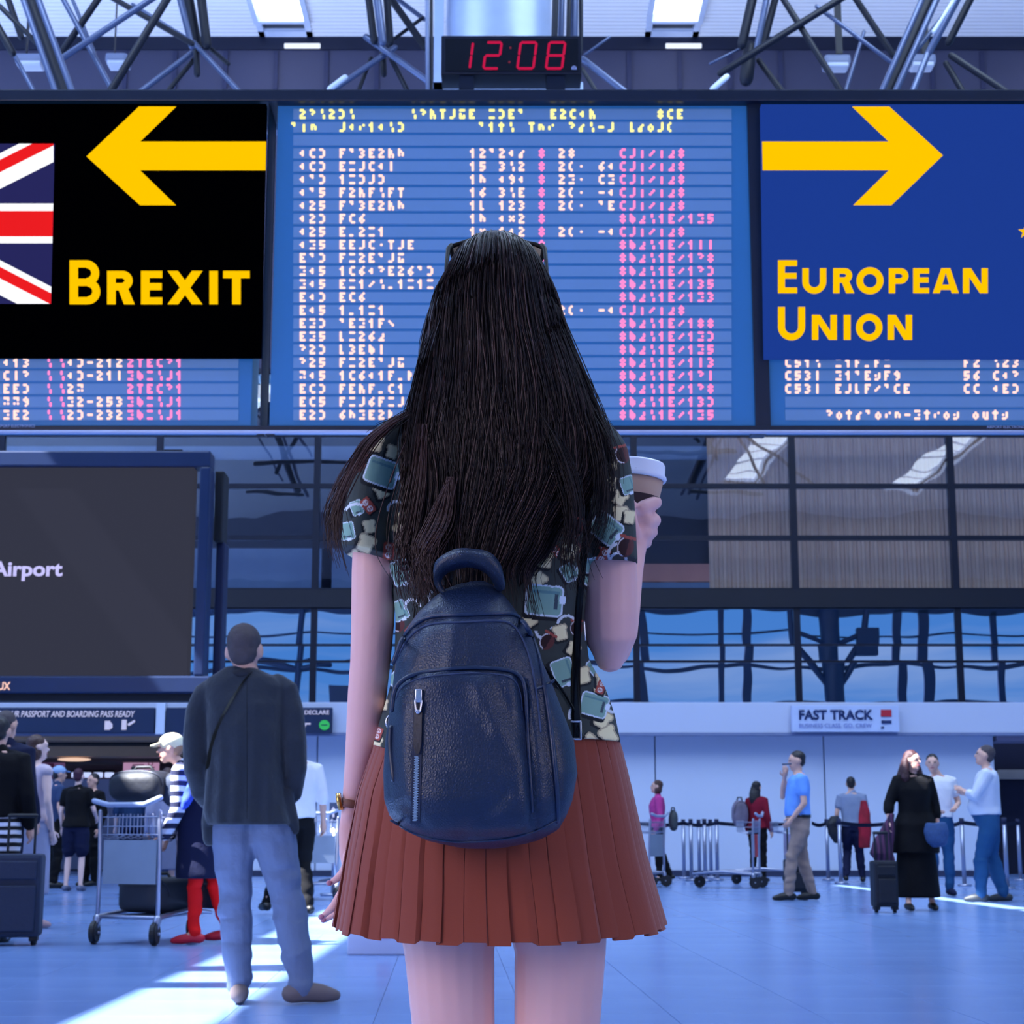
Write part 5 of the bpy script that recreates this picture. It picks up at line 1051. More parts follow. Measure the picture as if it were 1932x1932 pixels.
# legs
for sg, pts in ((-1, [(842, 1600, 2.285, 108), (845, 1700, 2.285, 100), (848, 1790, 2.285, 84), (857, 1932, 2.285, 76), (865, 2080, 2.29, 64), (872, 2160, 2.285, 58), (875, 2260, 2.27, 60), (878, 2430, 2.28, 42), (880, 2600, 2.29, 36)]),
                (1, [(1030, 1600, 2.285, 108), (1050, 1700, 2.285, 100), (1057, 1790, 2.285, 85), (1050, 1932, 2.285, 79), (1040, 2080, 2.29, 66), (1033, 2160, 2.285, 58), (1030, 2260, 2.27, 60), (1026, 2430, 2.28, 42), (1022, 2600, 2.29, 36)])):
    z = lambda y: .85 - (y - 1562) / 1425.0
    tube(bm, [Vector((P(x, 1790, Y).x, Y, max(z(y), .07))) for x, y, Y, r in pts], [r / 1425.0 for x, y, Y, r in pts], 18)
    xa = P(pts[-1][0], 1790, 2.29).x; tube(bm, [(xa, 2.28, .07), (xa, 2.36, .04)], [.034, .03], 12)
body = partm('body', fuse(bm, .0034, 3), skinw, wo, True)
for sg in (-1, 1):
    xa = P((880, 0, 1022)[sg + 1], 1790, 2.29).x; bm = bmesh.new(); tube(bm, [(xa, 2.24, .045), (xa, 2.32, .05), (xa, 2.40, .035), (xa + .01 * sg, 2.47, .028)], [.042, .044, .04, .026], 14)
    for v in bm.verts: v.co.z = max(v.co.z, .001)
    part('shoe', bm, whitec, wo, True)
    bm = bmesh.new(); ball(bm, P(937 + sg * 34, 570, 2.385), (.013, .009, .008), 10); part('eye', bm, EYE, wo, True)
bm = bmesh.new(); tube(bm, [P(915, 640, 2.385), P(937, 641, 2.392), P(959, 640, 2.385)], .006, 8); part('mouth', bm, LIP, wo, True)
# finger nails on the visible fingers
for (x, y, Yn) in ((617, 1669, 2.323), (602, 1733, 2.337), (606, 1739, 2.357)):
    bm = bmesh.new(); ball(bm, P(x + 4, y - 3, Yn), (.0042, .0022, .0036), 10); part('nail', bm, mat('nail', (184, 120, 140), .25), wo, True)

# ---- shirt
TR = [(778, 880, 990, 2.30, .05), (790, 832, 1040, 2.30, .07), (808, 782, 1090, 2.30, .085), (828, 750, 1122, 2.30, .098), (855, 728, 1146, 2.30, .108), (900, 722, 1152, 2.30, .118), (980, 728, 1142, 2.295, .125), (1080, 738, 1112, 2.295, .13), (1170, 747, 1102, 2.30, .125), (1250, 744, 1112, 2.30, .125), (1300, 732, 1142, 2.30, .135), (1350, 718, 1160, 2.295, .145), (1412, 702, 1173, 2.29, .155)]
bm = bmesh.new(); px_loft(bm, TR, 40, 2.3, step=12)
px_loft(bm, [(800, 742, 830, 2.3, .06), (815, 712, 800, 2.3, .065), (840, 684, 800, 2.3, .072), (870, 668, 795, 2.3, .076), (920, 657, 780, 2.3, .078), (980, 648, 770, 2.3, .08), (1030, 645, 762, 2.3, .082), (1060, 646, 752, 2.3, .082)], 28, 2.2, step=12)
px_loft(bm, [(800, 1060, 1142, 2.3, .06), (820, 1075, 1166, 2.3, .065), (850, 1078, 1184, 2.3, .072), (900, 1086, 1192, 2.3, .076), (960, 1093, 1197, 2.3, .078), (1020, 1100, 1200, 2.3, .08), (1070, 1104, 1203, 2.3, .08)], 28, 2.2, step=12)
me = fuse(bm, .0026, 2)
b2 = bmesh.new(); b2.from_mesh(me); sel = []
for f_ in b2.faces:
    c_ = f_.calc_center_median(); dp = c_.y * CP + (c_.z - HC) * SP; u_ = 966 + F * c_.x / dp; v_ = 966 - F * (-c_.y * SP + (c_.z - HC) * CP) / dp
    if f_.normal.y < .25 and (u_ < 800 or (u_ > 985 and not (v_ < 860 and u_ < 1120))): sel.append(f_)
bmesh.ops.subdivide_edges(b2, edges=list({e for f_ in sel for e in f_.edges}), cuts=1, use_grid_fill=True); b2.to_mesh(me); b2.free(); me.shade_smooth()
N = len(me.vertices); co = np.empty(N * 3, dtype=np.float32); me.vertices.foreach_get('co', co); co = co.reshape(-1, 3)
# folds and sloping hems
fold = np.array([mnoise.noise(Vector((float(p[0]) * 16, float(p[1]) * 6, float(p[2]) * 7))) for p in co[::1]], dtype=np.float32)
sx = P(966, 1000, 2.3).x; zc = co[:, 2]; ctr = np.array([P(935, 1000, 2.3).x])
co[:, 1] += fold * .005
slL = (co[:, 0] < P(745, 1000, 2.3).x) & (zc < P(0, 1030, 2.3).z); 
co[slL, 2] += (P(700, 1000, 2.3).x - co[slL, 0]) * .35 * np.clip((P(0, 1030, 2.3).z - zc[slL]) / .022, 0, 1)
me.vertices.foreach_set('co', co.ravel()); me.update()
# print, laid out in the plane of the back (u, v in 1/1390 m, origin at the picture's own offsets)
zc = co[:, 2] - HC; tt = co[:, 1]; dep = tt * CP + zc * SP; U = 966 + F * co[:, 0] / dep; V = 966 - F * (-tt * SP + zc * CP) / dep
colr = np.tile(np.array(lin((52, 58, 56))[:3]), (N, 1)); nz_ = np.array([mnoise.noise(Vector((float(p[0]) * 90, float(p[1]) * 90, float(p[2]) * 90))) for p in co], dtype=np.float32); colr *= (1 + .12 * nz_[:, None])
def L3(c): return np.array(lin(c)[:3])
def local(cx, cy, ang):
    a = math.radians(ang); dx, dy = U - cx, V - cy; return dx * math.cos(a) + dy * math.sin(a), -dx * math.sin(a) + dy * math.cos(a)
def rrect(x, y, w_, h, r): qx = np.abs(x) - w_ + r; qy = np.abs(y) - h + r; return np.hypot(np.maximum(qx, 0), np.maximum(qy, 0)) + np.minimum(np.maximum(qx, qy), 0) - r
def put(mask, c): colr[mask] = L3(c)
def bread(cx, cy, s, a=0):
    x, y = local(cx, cy, a); d = np.minimum(rrect(x, y + s * .05, s * .8, s, s * .3), rrect(x, y + s * .6, s, s * .45, s * .4)); put(rrect(x + 3, y - 3, s * .95, s * 1.05, s * .35) < 0, (22, 24, 28)); put(d < 0, (176, 160, 128)); put(d < -s * .16, (226, 212, 166))
def toaster(cx, cy, s, a=0, k=1.0):
    x, y = local(cx, cy, a); put(rrect(x - 4 + s * .2, y - 5, s * 1.02 * k, s * .9, s * .25) < 0, (18, 20, 26)); d = rrect(x, y, s * k, s * .82, s * .28); put(d < 0, (196, 210, 222)); put(d < -s * .10, (122, 158, 146)); put((np.abs(x - s * .62 * k) < s * .09) & (np.abs(y) < s * .4), (60, 74, 84)); put((d < -s * .2) & (np.abs(y + s * .45) < s * .07), (92, 132, 134)); put(rrect(x - s * .95 * k, y + s * .1, s * .16, s * .22, s * .08) < 0, (210, 222, 235))
def socket(cx, cy, s, a=0):
    x, y = local(cx, cy, a); put(rrect(x - 2, y - 3, s * .75, s * 1.15, 3) < 0, (20, 18, 22)); put(rrect(x, y, s * .68, s * 1.1, 3) < 0, (158, 70, 58))
    for o_ in (-.5, .5):
        r_ = np.hypot(x, y - o_ * s); put((r_ < s * .40), (220, 205, 200)); put((r_ < s * .26), (158, 80, 70)); put((np.abs(x) < s * .07) & (np.abs(y - o_ * s) < s * .3), (225, 215, 215))
def cord(cx, cy, r, a0, a1, wdt=2.6):
    x, y = U - cx, V - cy; an = (np.degrees(np.arctan2(-y, x)) - a0) % 360; put((np.abs(np.hypot(x, y) - r) < wdt) & (an < (a1 - a0)), (200, 206, 214))
def kettle(cx, cy, s, a=0):
    x, y = local(cx, cy, a); d = np.hypot(x / .8, y) - s; put(d < 0, (88, 46, 44)); put((d < -s * .15) & (x < s * .2), (44, 22, 26)); put((np.abs(d + s * .1) < s * .06) & (x < 0), (205, 200, 205)); put((np.abs(y + s * .95) < s * .14) & (np.abs(x) < s * .8), (150, 72, 62))
rr = random.Random(11)
items = [(935 + rr.uniform(-215, 215), rr.uniform(800, 1400)) for _ in range(46)]
for i, (x, y) in enumerate(items):
    (bread, toaster, socket, kettle, bread)[i % 5](x, y, (15, 25, 12, 15, 13)[i % 5], rr.uniform(-50, 50))
    if i % 3 == 0: cord(x + 25, y + 20, 15, rr.uniform(0, 200), rr.uniform(220, 420))
for a in ((708, 836, 17, 10), (740, 853, 13, 20), (762, 886, 12, -30), (697, 994, 13, -10), (690, 1027, 18, 25), (666, 1052, 14, 60), (1155, 873, 14, 10), (1150, 913, 14, 5), (1170, 940, 14, 30), (1171, 970, 15, 3), (1188, 976, 13, 10), (1074, 1042, 17, 20), (1028, 1057, 16, 5), (1058, 1194, 15, -15), (1016, 1094, 15, 40), (1100, 1275, 16, -15), (1137, 1358, 17, 30), (1149, 1388, 18, -30), (1112, 1404, 18, 45), (710, 1402, 12, 10), (722, 1330, 11, 0), (1044, 967, 12, 0)): bread(*a)
for a in ((721, 891, 32, 20), (655, 1002, 17, 80), (673, 958, 14, 70), (757, 1080, 24, 70), (779, 940, 16, 80), (1143, 997, 30, 38), (1185, 915, 17, 70), (1090, 898, 20, 60), (1027, 1133, 36, 5), (1074, 1080, 17, 60), (1064, 1268, 26, 70), (1121, 1330, 27, 15), (753, 1152, 19, 65), (1120, 1068, 17, 0)): toaster(*a)
for a in ((694, 954, 14, -38), (733, 1040, 15, 4), (1138, 1049, 14, 30), (1134, 1296, 12, 20), (713, 1384, 11, 20)): socket(*a)
for a in ((676, 873, 18, 15), (1180, 1032, 20, 15), (1174, 858, 17, -15), (1086, 995, 18, 0), (1032, 1210, 17, 30)): kettle(*a)
for a in ((748, 962, 16, 20, 190), (672, 975, 24, 60, 150), (1168, 1046, 20, 100, 260), (778, 1145, 14, 0, 200), (1094, 1350, 20, 90, 200), (1070, 1180, 18, 40, 170)): cord(*a)
ca = me.color_attributes.new('print', 'FLOAT_COLOR', 'POINT'); buf = np.ones((N, 4), dtype=np.float32); buf[:, :3] = np.clip(colr, 0, 1); ca.data.foreach_set('color', buf.ravel())
shm = bpy.data.materials.new('shirt_print'); shm.use_nodes = True; n = shm.node_tree; b = n.nodes['Principled BSDF']; at_ = n.nodes.new('ShaderNodeAttribute'); at_.attribute_name = 'print'; n.links.new(at_.outputs['Color'], b.inputs['Base Color']); b.inputs['Roughness'].default_value = .8; b.inputs['Specular IOR Level'].default_value = .25
t_ = n.nodes.new('ShaderNodeTexCoord'); q_ = n.nodes.new('ShaderNodeTexNoise'); q_.inputs['Scale'].default_value = 400; bp = n.nodes.new('ShaderNodeBump'); bp.inputs['Strength'].default_value = .15; bp.inputs['Distance'].default_value = .001
n.links.new(t_.outputs['Object'], q_.inputs['Vector']); n.links.new(q_.outputs['Fac'], bp.inputs['Height']); n.links.new(bp.outputs[0], b.inputs['Normal'])
shirt = partm('shirt', me, shm, wo, True)

# ---- pleated skirt
SK = [(1392, 712, 1165, 2.29, .145), (1420, 704, 1173, 2.29, .15), (1495, 677, 1191, 2.29, .155), (1611, 654, 1216, 2.29, .165), (1700, 639, 1241, 2.29, .172), (1746, 631, 1254, 2.29, .178)]
bm = bmesh.new(); NP = 46; SUB = [0, .035, .07, .10, .14, .35, .6, .85, .965]; rings = []
for yy in list(np.arange(1392, 1746, 14)) + [1746]:
    xl, xr_, Yc, hd = interp(SK, yy); a = P(xl, yy, Yc); b_ = P(xr_, yy, Yc); cx, rx_ = (a.x + b_.x) / 2, (b_.x - a.x) / 2; k = (yy - 1392) / 354.0; ring = []
    for i in range(NP):
        for q in SUB:
            th = 2 * math.pi * (i + q + .12 * math.sin(i * 2.3)) / NP + .004 * math.sin(yy * .02 + i)
            amp = (.0008 + .0022 * k) * (q - .5) if q > .09 else -.0045 - .002 * k if q in (.035, .07) else -.001
            wv = .0025 * k * math.sin(i * 1.7 + .9) + .003 * k * math.sin(th * 9)
            r1, r2 = rx_ + amp + wv * .5, hd + amp + wv
            ring.append(Vector((cx + r1 * math.cos(th), Yc + r2 * math.sin(th), a.z - .013 * k * max(0, -math.sin(th)) + .002 * k * math.sin(i * 3.1))))
    rings.append(ring)
rv = rings_loft(bm, rings, False); top_f = bm.faces.new(rv[0][::-1])
skm = mat('skirt_rust', (132, 60, 44), .85, bump=('noise', 420, .18, .0008), var=(9, .10), sheen=.15, spec=.25)
sk = part('skirt', bm, skm, wo, False)
for p in sk.data.polygons: p.use_smooth = True
so = sk.modifiers.new('thick', 'SOLIDIFY'); so.thickness = .0015; es = sk.modifiers.new('edges', 'EDGE_SPLIT'); es.split_angle = math.radians(38)

# ---- hair
hairm = bpy.data.materials.new('long_hair'); hairm.use_nodes = True; n = hairm.node_tree; b = n.nodes['Principled BSDF']; b.inputs['Roughness'].default_value = .5; b.inputs['Specular IOR Level'].default_value = .22
tcn = n.nodes.new('ShaderNodeTexCoord'); mpn = n.nodes.new('ShaderNodeMapping'); mpn.inputs['Scale'].default_value = (260, 260, 5); nzz = n.nodes.new('ShaderNodeTexNoise'); nzz.inputs['Scale'].default_value = 1; nzz.inputs['Detail'].default_value = 3
n.links.new(tcn.outputs['Object'], mpn.inputs[0]); n.links.new(mpn.outputs[0], nzz.inputs['Vector']); r = n.nodes.new('ShaderNodeValToRGB'); r.color_ramp.elements[0].color = lin((10, 6, 10)); r.color_ramp.elements[0].position = .35; r.color_ramp.elements[1].color = lin((40, 23, 26)); r.color_ramp.elements[1].position = .75
n.links.new(nzz.outputs['Fac'], r.inputs['Fac']); n.links.new(r.outputs[0], b.inputs['Base Color']); bp = n.nodes.new('ShaderNodeBump'); bp.inputs['Strength'].default_value = .5; bp.inputs['Distance'].default_value = .002; n.links.new(nzz.outputs['Fac'], bp.inputs['Height']); n.links.new(bp.outputs[0], b.inputs['Normal'])
hairt = mat('hair_ends', (56, 28, 28), .45, var=(30, .4))
HR = [(452, 915, 950, 2.30, .03), (458, 898, 970, 2.30, .05), (466, 882, 988, 2.295, .07), (480, 866, 1005, 2.292, .09), (500, 853, 1019, 2.29, .105), (525, 842, 1031, 2.285, .115), (560, 822, 1048, 2.28, .12), (600, 812, 1057, 2.275, .118), (650, 803, 1072, 2.262, .11), (700, 794, 1093, 2.245, .10), (740, 786, 1108, 2.23, .092), (780, 776, 1122, 2.212, .08), (830, 768, 1132, 2.20, .07), (900, 770, 1126, 2.188, .062), (960, 776, 1090, 2.182, .056), (1010, 782, 1050, 2.18, .05), (1050, 792, 1018, 2.178, .045), (1085, 806, 985, 2.178, .035)]
bm = bmesh.new(); ysr = list(np.arange(452, 500, 4)) + list(np.arange(500, 1086, 10)) ; rings = []
for y in ysr:
    xl, xr_, Yc, hd = interp(HR, y); a = P(xl, y, Yc); b_ = P(xr_, y, Yc); cx, rx_ = (a.x + b_.x) / 2, (b_.x - a.x) / 2; ring = []
    for k in range(150):
        th = 2 * math.pi * k / 150; kk = min(1, max(0, (y - 520) / 200)); kb = max(0, (y - 780) / 300)
        g_ = 1 - kk * (.022 * abs(math.sin(th * 17 + math.sin(y * .012) * 1.2)) + .03 * abs(math.sin(th * 7.3 + 1 + y * .004))) - kb * .16 * abs(math.sin(th * 5.1 + .6)) 
        ring.append(Vector((cx + rx_ * g_ * math.cos(th), Yc + hd * g_ * math.sin(th), a.z + (.02 * kb * math.sin(th * 11)))))
    rings.append(ring)
rings_loft(bm, rings); hair = part('hair', bm, hairm, wo, True)
rs = random.Random(21)
def strand(bm, pts, r0, r1, seg=3):
    n_ = len(pts); prev = None
    for i, p in enumerate(pts):
        d = (pts[min(i + 1, n_ - 1)] - pts[max(i - 1, 0)]).normalized(); s_, u_ = basis(d); r_ = lerp(r0, r1, (i / (n_ - 1)) ** 2)
        row = [bm.verts.new(p + s_ * math.cos(a) * r_ + u_ * math.sin(a) * r_) for a in (0, 2.09, 4.19)]
        if prev:
            for k in range(3): bm.faces.new((prev[k], prev[(k + 1) % 3], row[(k + 1) % 3], row[k]))
        prev = row
def spline(pts, n_):
    out = []
    for i in range(n_):
        t = i / (n_ - 1) * (len(pts) - 1); k = min(int(t), len(pts) - 2); f = t - k
        p0, p1, p2, p3 = pts[max(k - 1, 0)], pts[k], pts[k + 1], pts[min(k + 2, len(pts) - 1)]
        out.append(tuple(.5 * ((2 * b1) + (-a1 + c1) * f + (2 * a1 - 5 * b1 + 4 * c1 - d1) * f * f + (-a1 + 3 * b1 - 3 * c1 + d1) * f ** 3) for a1, b1, c1, d1 in zip(p0, p1, p2, p3)))
    return out
bm = bmesh.new(); bme = bmesh.new()
for i in range(1500):
    th = math.pi + rs.random() * math.pi if rs.random() < .86 else rs.random() * 2 * math.pi
    y0 = rs.uniform(454, 640) if rs.random() < .6 else rs.uniform(640, 860); y1 = min(1170, rs.gauss(1030, 75)) if rs.random() < .75 else rs.uniform(820, 1000)
    dr = rs.uniform(-.22, .22); ph = rs.uniform(0, 6.28); lift = 1.0 + rs.random() ** 2 * .045; pts = []; nn = 26; fan = rs.gauss(0, .09)
    for k in range(nn):
        t = k / (nn - 1); y = lerp(y0, y1, t); xl, xr_, Yc, hd = interp(HR, min(y, 1085)); a = P(xl, y, Yc); b_ = P(xr_, y, Yc)
        w_ = 1 if y < 1000 else 1 + (y - 1000) / 500
        th2 = th + dr * t + .05 * math.sin(ph + y * .016) * min(1, max(0, (y - 600) / 200)); L_ = lift * (1 + .05 * t * math.sin(ph * 2 + y * .011)) * w_
        pts.append(Vector(((a.x + b_.x) / 2 + (b_.x - a.x) / 2 * L_ * math.cos(th2) + fan * max(0, t - .6) * .12, Yc + hd * L_ * math.sin(th2) - (.004 if y > 600 else 0), a.z)))
    strand(bm if rs.random() < .8 else bme, pts, rs.uniform(.0006, .0012), .0004)
def lock(target, pts, n_, sp, y_sp=.02, r=.0008):
    for i in range(n_):
        j = [rs.gauss(0, 1) for _ in range(4)]; P_ = []
        for k, (x, y, Y) in enumerate(pts):
            t = k / (len(pts) - 1); P_.append((x + (j[0] * (.4 + t) + j[1] * math.sin(t * 5)) * sp, y + j[2] * 10 * t, Y + j[3] * y_sp * .5))
        s_ = spline(P_, 28); cut = rs.uniform(.8, 1.0) * 28; strand(target, [P(*q) for q in s_[:max(8, int(cut))]], rs.uniform(.7, 1.3) * r, .0003)
# locks swept outwards on both sides
lock(bm, [(1020, 520, 2.25), (1058, 640, 2.22), (1092, 740, 2.19), (1120, 820, 2.17), (1136, 900, 2.165), (1128, 980, 2.165), (1095, 1060, 2.165)], 120, 9)
lock(bm, [(1030, 560, 2.25), (1075, 680, 2.21), (1115, 765, 2.19), (1142, 820, 2.17), (1155, 880, 2.17), (1150, 950, 2.17)], 60, 7)
lock(bm, [(1040, 620, 2.24), (1072, 690, 2.23), (1108, 745, 2.22), (1140, 800, 2.2), (1163, 860, 2.18)], 26, 6)
lock(bm, [(1010, 760, 2.15), (1060, 860, 2.13), (1085, 960, 2.13), (1075, 1050, 2.14), (1090, 1120, 2.15)], 70, 11)
lock(bm, [(860, 520, 2.24), (822, 640, 2.2), (800, 740, 2.18), (782, 840, 2.16), (775, 930, 2.15), (768, 1010, 2.15), (790, 1110, 2.15)], 120, 8)
lock(bme, [(800, 800, 2.16), (790, 900, 2.14), (775, 990, 2.14), (765, 1050, 2.14), (785, 1110, 2.15), (805, 1150, 2.15)], 90, 12)
lock(bme, [(850, 900, 2.13), (830, 980, 2.12), (800, 1040, 2.12), (798, 1090, 2.12), (812, 1145, 2.12)], 70, 11)
lock(bme, [(782, 770, 2.2), (735, 800, 2.19), (690, 840, 2.19), (660, 900, 2.18), (636, 960, 2.18), (632, 1010, 2.18), (648, 1075, 2.18)], 75, 6, .02, .0007)
lock(bme, [(775, 780, 2.2), (715, 815, 2.19), (672, 870, 2.18), (640, 925, 2.18), (626, 975, 2.18), (640, 1040, 2.18)], 40, 7, .02, .0007)
lock(bm, [(830, 700, 2.2), (800, 760, 2.19), (760, 790, 2.19), (722, 810, 2.2), (700, 830, 2.2)], 30, 6)
lock(bm, [(820, 560, 2.28), (805, 640, 2.27), (795, 720, 2.26), (790, 790, 2.25)], 30, 5)
o = part('loose_strands', bm, hairm, hair, True); o['kind'] = 'stuff'; o = part('brown_strands', bme, hairt, hair, True); o['kind'] = 'stuff'

# ---- sunglasses pushed up on the head
sg_ = thing('sunglasses', P(937, 500, 2.38), 'dark sunglasses pushed up on the long haired woman\'s head', 'sunglasses')
lensm = mat('lens_dark', (6, 5, 10), .15, spec=.3); frmm = mat('frame_black', (4, 3, 5), .6, spec=.15)
for s_, xs_ in ((-1, [(850, 465), (885, 454), (922, 457), (920, 500), (892, 516), (868, 502), (854, 484)]), (1, [(1026, 468), (1010, 461), (985, 456), (952, 458), (954, 500), (984, 518), (1008, 505), (1022, 488)])):
    bm = bmesh.new(); fr_ = [P(x, y, 2.385 - abs(x - 937) * .0005) for x, y in xs_]; rings_loft(bm, [fr_, [p + Vector((0, .003, 0)) for p in fr_]]); part('lens', bm, lensm, sg_)
    bm = bmesh.new(); tube(bm, fr_ + [fr_[0]], .0032, 8); part('rim', bm, frmm, sg_, True)
    hx = 852 if s_ < 0 else 1022; ex = 842 if s_ < 0 else 1031
    bm = bmesh.new(); chain(bm, [(hx, 464, 2.345, 6), (lerp(hx, ex, .6), 470, 2.335, 5), (ex, 500, 2.30, 3.5), (ex + s_ * 2, 535, 2.27, 3), (ex - s_ * 4, 570, 2.24, 3)], 8); part('temple', bm, frmm, sg_, True)
bm = bmesh.new(); chain(bm, [(922, 464, 2.38, 4), (937, 461, 2.383, 3.5), (952, 464, 2.38, 4)], 8); part('bridge', bm, frmm, sg_, True)

# ---- wrist watch
wt_ = thing('wristwatch', P(656, 1530, 2.345), 'small gold watch on a brown strap on the woman\'s left wrist', 'watch')
c0 = P(664, 1517, 2.34); rr_ = M(21.5, 1517, 2.34); gold_m = mat('gold', (214, 170, 96), .25, .9); strap_m = mat('strap_brown', (112, 66, 52), .6)
tilt = Matrix.Rotation(math.radians(10), 3, 'Y')
def band(hw, r1, r2):
    bm = bmesh.new(); rg = []
    for k in range(33):
        a = 2 * math.pi * k / 32; d = tilt @ Vector((math.cos(a), math.sin(a), 0)); up_ = tilt @ Vector((0, 0, 1)); rg.append([c0 + d * r_ + up_ * h for r_, h in ((r1, -hw), (r2, -hw), (r2, hw), (r1, hw))])
    rings_loft(bm, rg, False); return bm
part('strap', band(.0055, rr_, rr_ + .0022), strap_m, wt_, True)
bm = bmesh.new(); wc = P(641, 1512, 2.335); bmesh.ops.create_cone(bm, cap_ends=True, segments=24, radius1=.012, radius2=.0115, depth=.006, matrix=Matrix.Translation(wc) @ Matrix.Rotation(math.radians(78), 4, 'Y')); part('case', bm, gold_m, wt_, True)
bm = bmesh.new(); bmesh.ops.create_cone(bm, cap_ends=True, segments=24, radius1=.0092, radius2=.009, depth=.0075, matrix=Matrix.Translation(wc) @ Matrix.Rotation(math.radians(78), 4, 'Y')); part('dial', bm, mat('dial', (230, 225, 215), .3), wt_)
bm = bmesh.new(); b0 = P(676, 1529, 2.318); tube(bm, [b0 + Vector((-.004, 0, .005)), b0 + Vector((.004, 0, .005)), b0 + Vector((.004, 0, -.005)), b0 + Vector((-.004, 0, -.005)), b0 + Vector((-.004, 0, .005))], .0009, 6); part('buckle', bm, gold_m, wt_)

# ---- coffee cup
YQ = 2.518; cc = P(1187, 900, YQ); zt = P(1187, 872, YQ).z; zb = zt - .125
cup = thing('coffee_cup', Vector((cc.x, YQ, zb)), 'takeaway coffee cup with white lid in the woman\'s right hand', 'cup')
tl = Matrix.Rotation(math.radians(7), 3, 'Y')
def lathe(prof, m, name, mtx=tl, seg=40):
    bm = bmesh.new(); o_ = Vector((cc.x, YQ, zb)); rings_loft(bm, [[o_ + mtx @ Vector((r_ * math.cos(2 * math.pi * k / seg), r_ * math.sin(2 * math.pi * k / seg), z)) for k in range(seg)] for r_, z in prof]); return part(name, bm, m, cup, True)
lathe([(.027, 0), (.028, .002), (.0405, .104)], mat('cup_kraft', (178, 146, 132), .7), 'cup_body')
lathe([(.0305, .022), (.031, .022), (.0375, .072), (.0368, .0725)], mat('cup_sleeve', (44, 26, 34), .8), 'sleeve')
lathe([(.0395, .099), (.0435, .099), (.0445, .1025), (.0435, .106), (.0415, .108), (.0405, .122), (.038, .126), (.034, .1265), (.033, .1235), (.002, .1235)], mat('lid_white', (226, 230, 248), .35), 'lid')
bvc = None
bm = bmesh.new()
for (x0, y0, x1, y1) in ((1196, 893, 1198, 904), (1193, 900, 1198, 899), (1213, 908, 1217, 906), (1213, 912, 1217, 911), (1213, 908, 1213, 912), (1219, 909, 1221, 912), (1221, 912, 1226, 911)):
    def onc(x, y):
        p = P(x, y, YQ); dx = p.x - cc.x - .004; z = p.z; rad = lerp(.027, .0405, (z - zb) / .104) + .0009; dx = max(-rad * .95, min(rad * .95, dx)); return Vector((cc.x + .004 + dx, YQ - math.sqrt(rad * rad - dx * dx), z))
    strand(bm, [onc(x0, y0), onc((x0 + x1) / 2, (y0 + y1) / 2), onc(x1, y1)], .0005, .0005)
part('pen_marks', bm, mat('pen', (30, 26, 34), .7), cup)

# ---- backpack
leather = mat('leather_navy', (11, 28, 56), .40, bump=('voronoi', 300, .5, .0016), var=(12, .25), spec=.5)
YBk = 2.065
BP = [(1100, 888, 918, YBk + .03, .02), (1106, 862, 930, YBk + .03, .03), (1114, 840, 940, YBk + .028, .038), (1130, 818, 956, YBk + .024, .046), (1158, 789, 976, YBk + .018, .056), (1197, 762, 1001, YBk + .01, .064), (1246, 748, 1022, YBk + .004, .070), (1300, 741, 1045, YBk, .073), (1345, 735, 1062, YBk, .076), (1400, 728, 1083, YBk - .004, .080), (1460, 724, 1089, YBk - .006, .084), (1510, 726, 1080, YBk - .006, .084), (1540, 736, 1068, YBk - .004, .080), (1565, 760, 1054, YBk, .070), (1585, 803, 1018, YBk + .005, .055), (1596, 848, 976, YBk + .01, .038), (1601, 880, 935, YBk + .01, .02)]
bk = thing('backpack', P(905, 1602, YBk), 'navy pebbled leather backpack worn by the long haired woman', 'backpack')
bm = bmesh.new(); ysb = list(np.arange(1100, 1601, 6)) + [1601]; rings = []
for y in ysb:
    xl, xr_, Yc, hd = interp(BP, y); a = P(xl, y, Yc); b_ = P(xr_, y, Yc); rings.append(ell((a.x + b_.x) / 2, Yc, a.z, (b_.x - a.x) / 2, hd, 110, 2.7))
rv = rings_loft(bm, rings)
def wrink(v):
    zc_ = v.z - HC; dp = v.y * CP + zc_ * SP; u = 966 + F * v.x / dp; w_ = 966 - F * (-v.y * SP + zc_ * CP) / dp; d = 0
    for (x0, y0, x1, y1, sg, am) in ((985, 1290, 1010, 1590, 9, -.010), (940, 1280, 985, 1420, 10, -.004), (770, 1200, 830, 1165, 12, -.003), (860, 1180, 850, 1255, 16, .004), (985, 1420, 1000, 1560, 12, .005), (1015, 1290, 1060, 1560, 10, -.004), (765, 1520, 800, 1560, 9, -.005), (900, 1300, 940, 1380, 14, .004), (800, 1170, 740, 1300, 9, -.003), (950, 1500, 860, 1590, 16, -.004), (1000, 1180, 1040, 1300, 7, -.003), (756, 1310, 772, 1500, 10, .003)):
        ex, ey = x1 - x0, y1 - y0; L2 = ex * ex + ey * ey; t = max(0, min(1, ((u - x0) * ex + (w_ - y0) * ey) / L2)); dd = math.hypot(u - x0 - ex * t, w_ - y0 - ey * t); d += am * math.exp(-(dd / sg) ** 2)
    return d, u, w_
for v in bm.verts:
    if v.co.y < YBk:
        d, u, w_ = wrink(v.co); v.co.y -= d + .0025 * mnoise.noise(v.co * 22)
bag_o = part('main_compartment', bm, leather, bk, True)
bvb = bvh_of(bag_o, bk.location)
cb = lambda x, y, lift=.0: cast(bvb, x, y, lift, 2.0)[0]
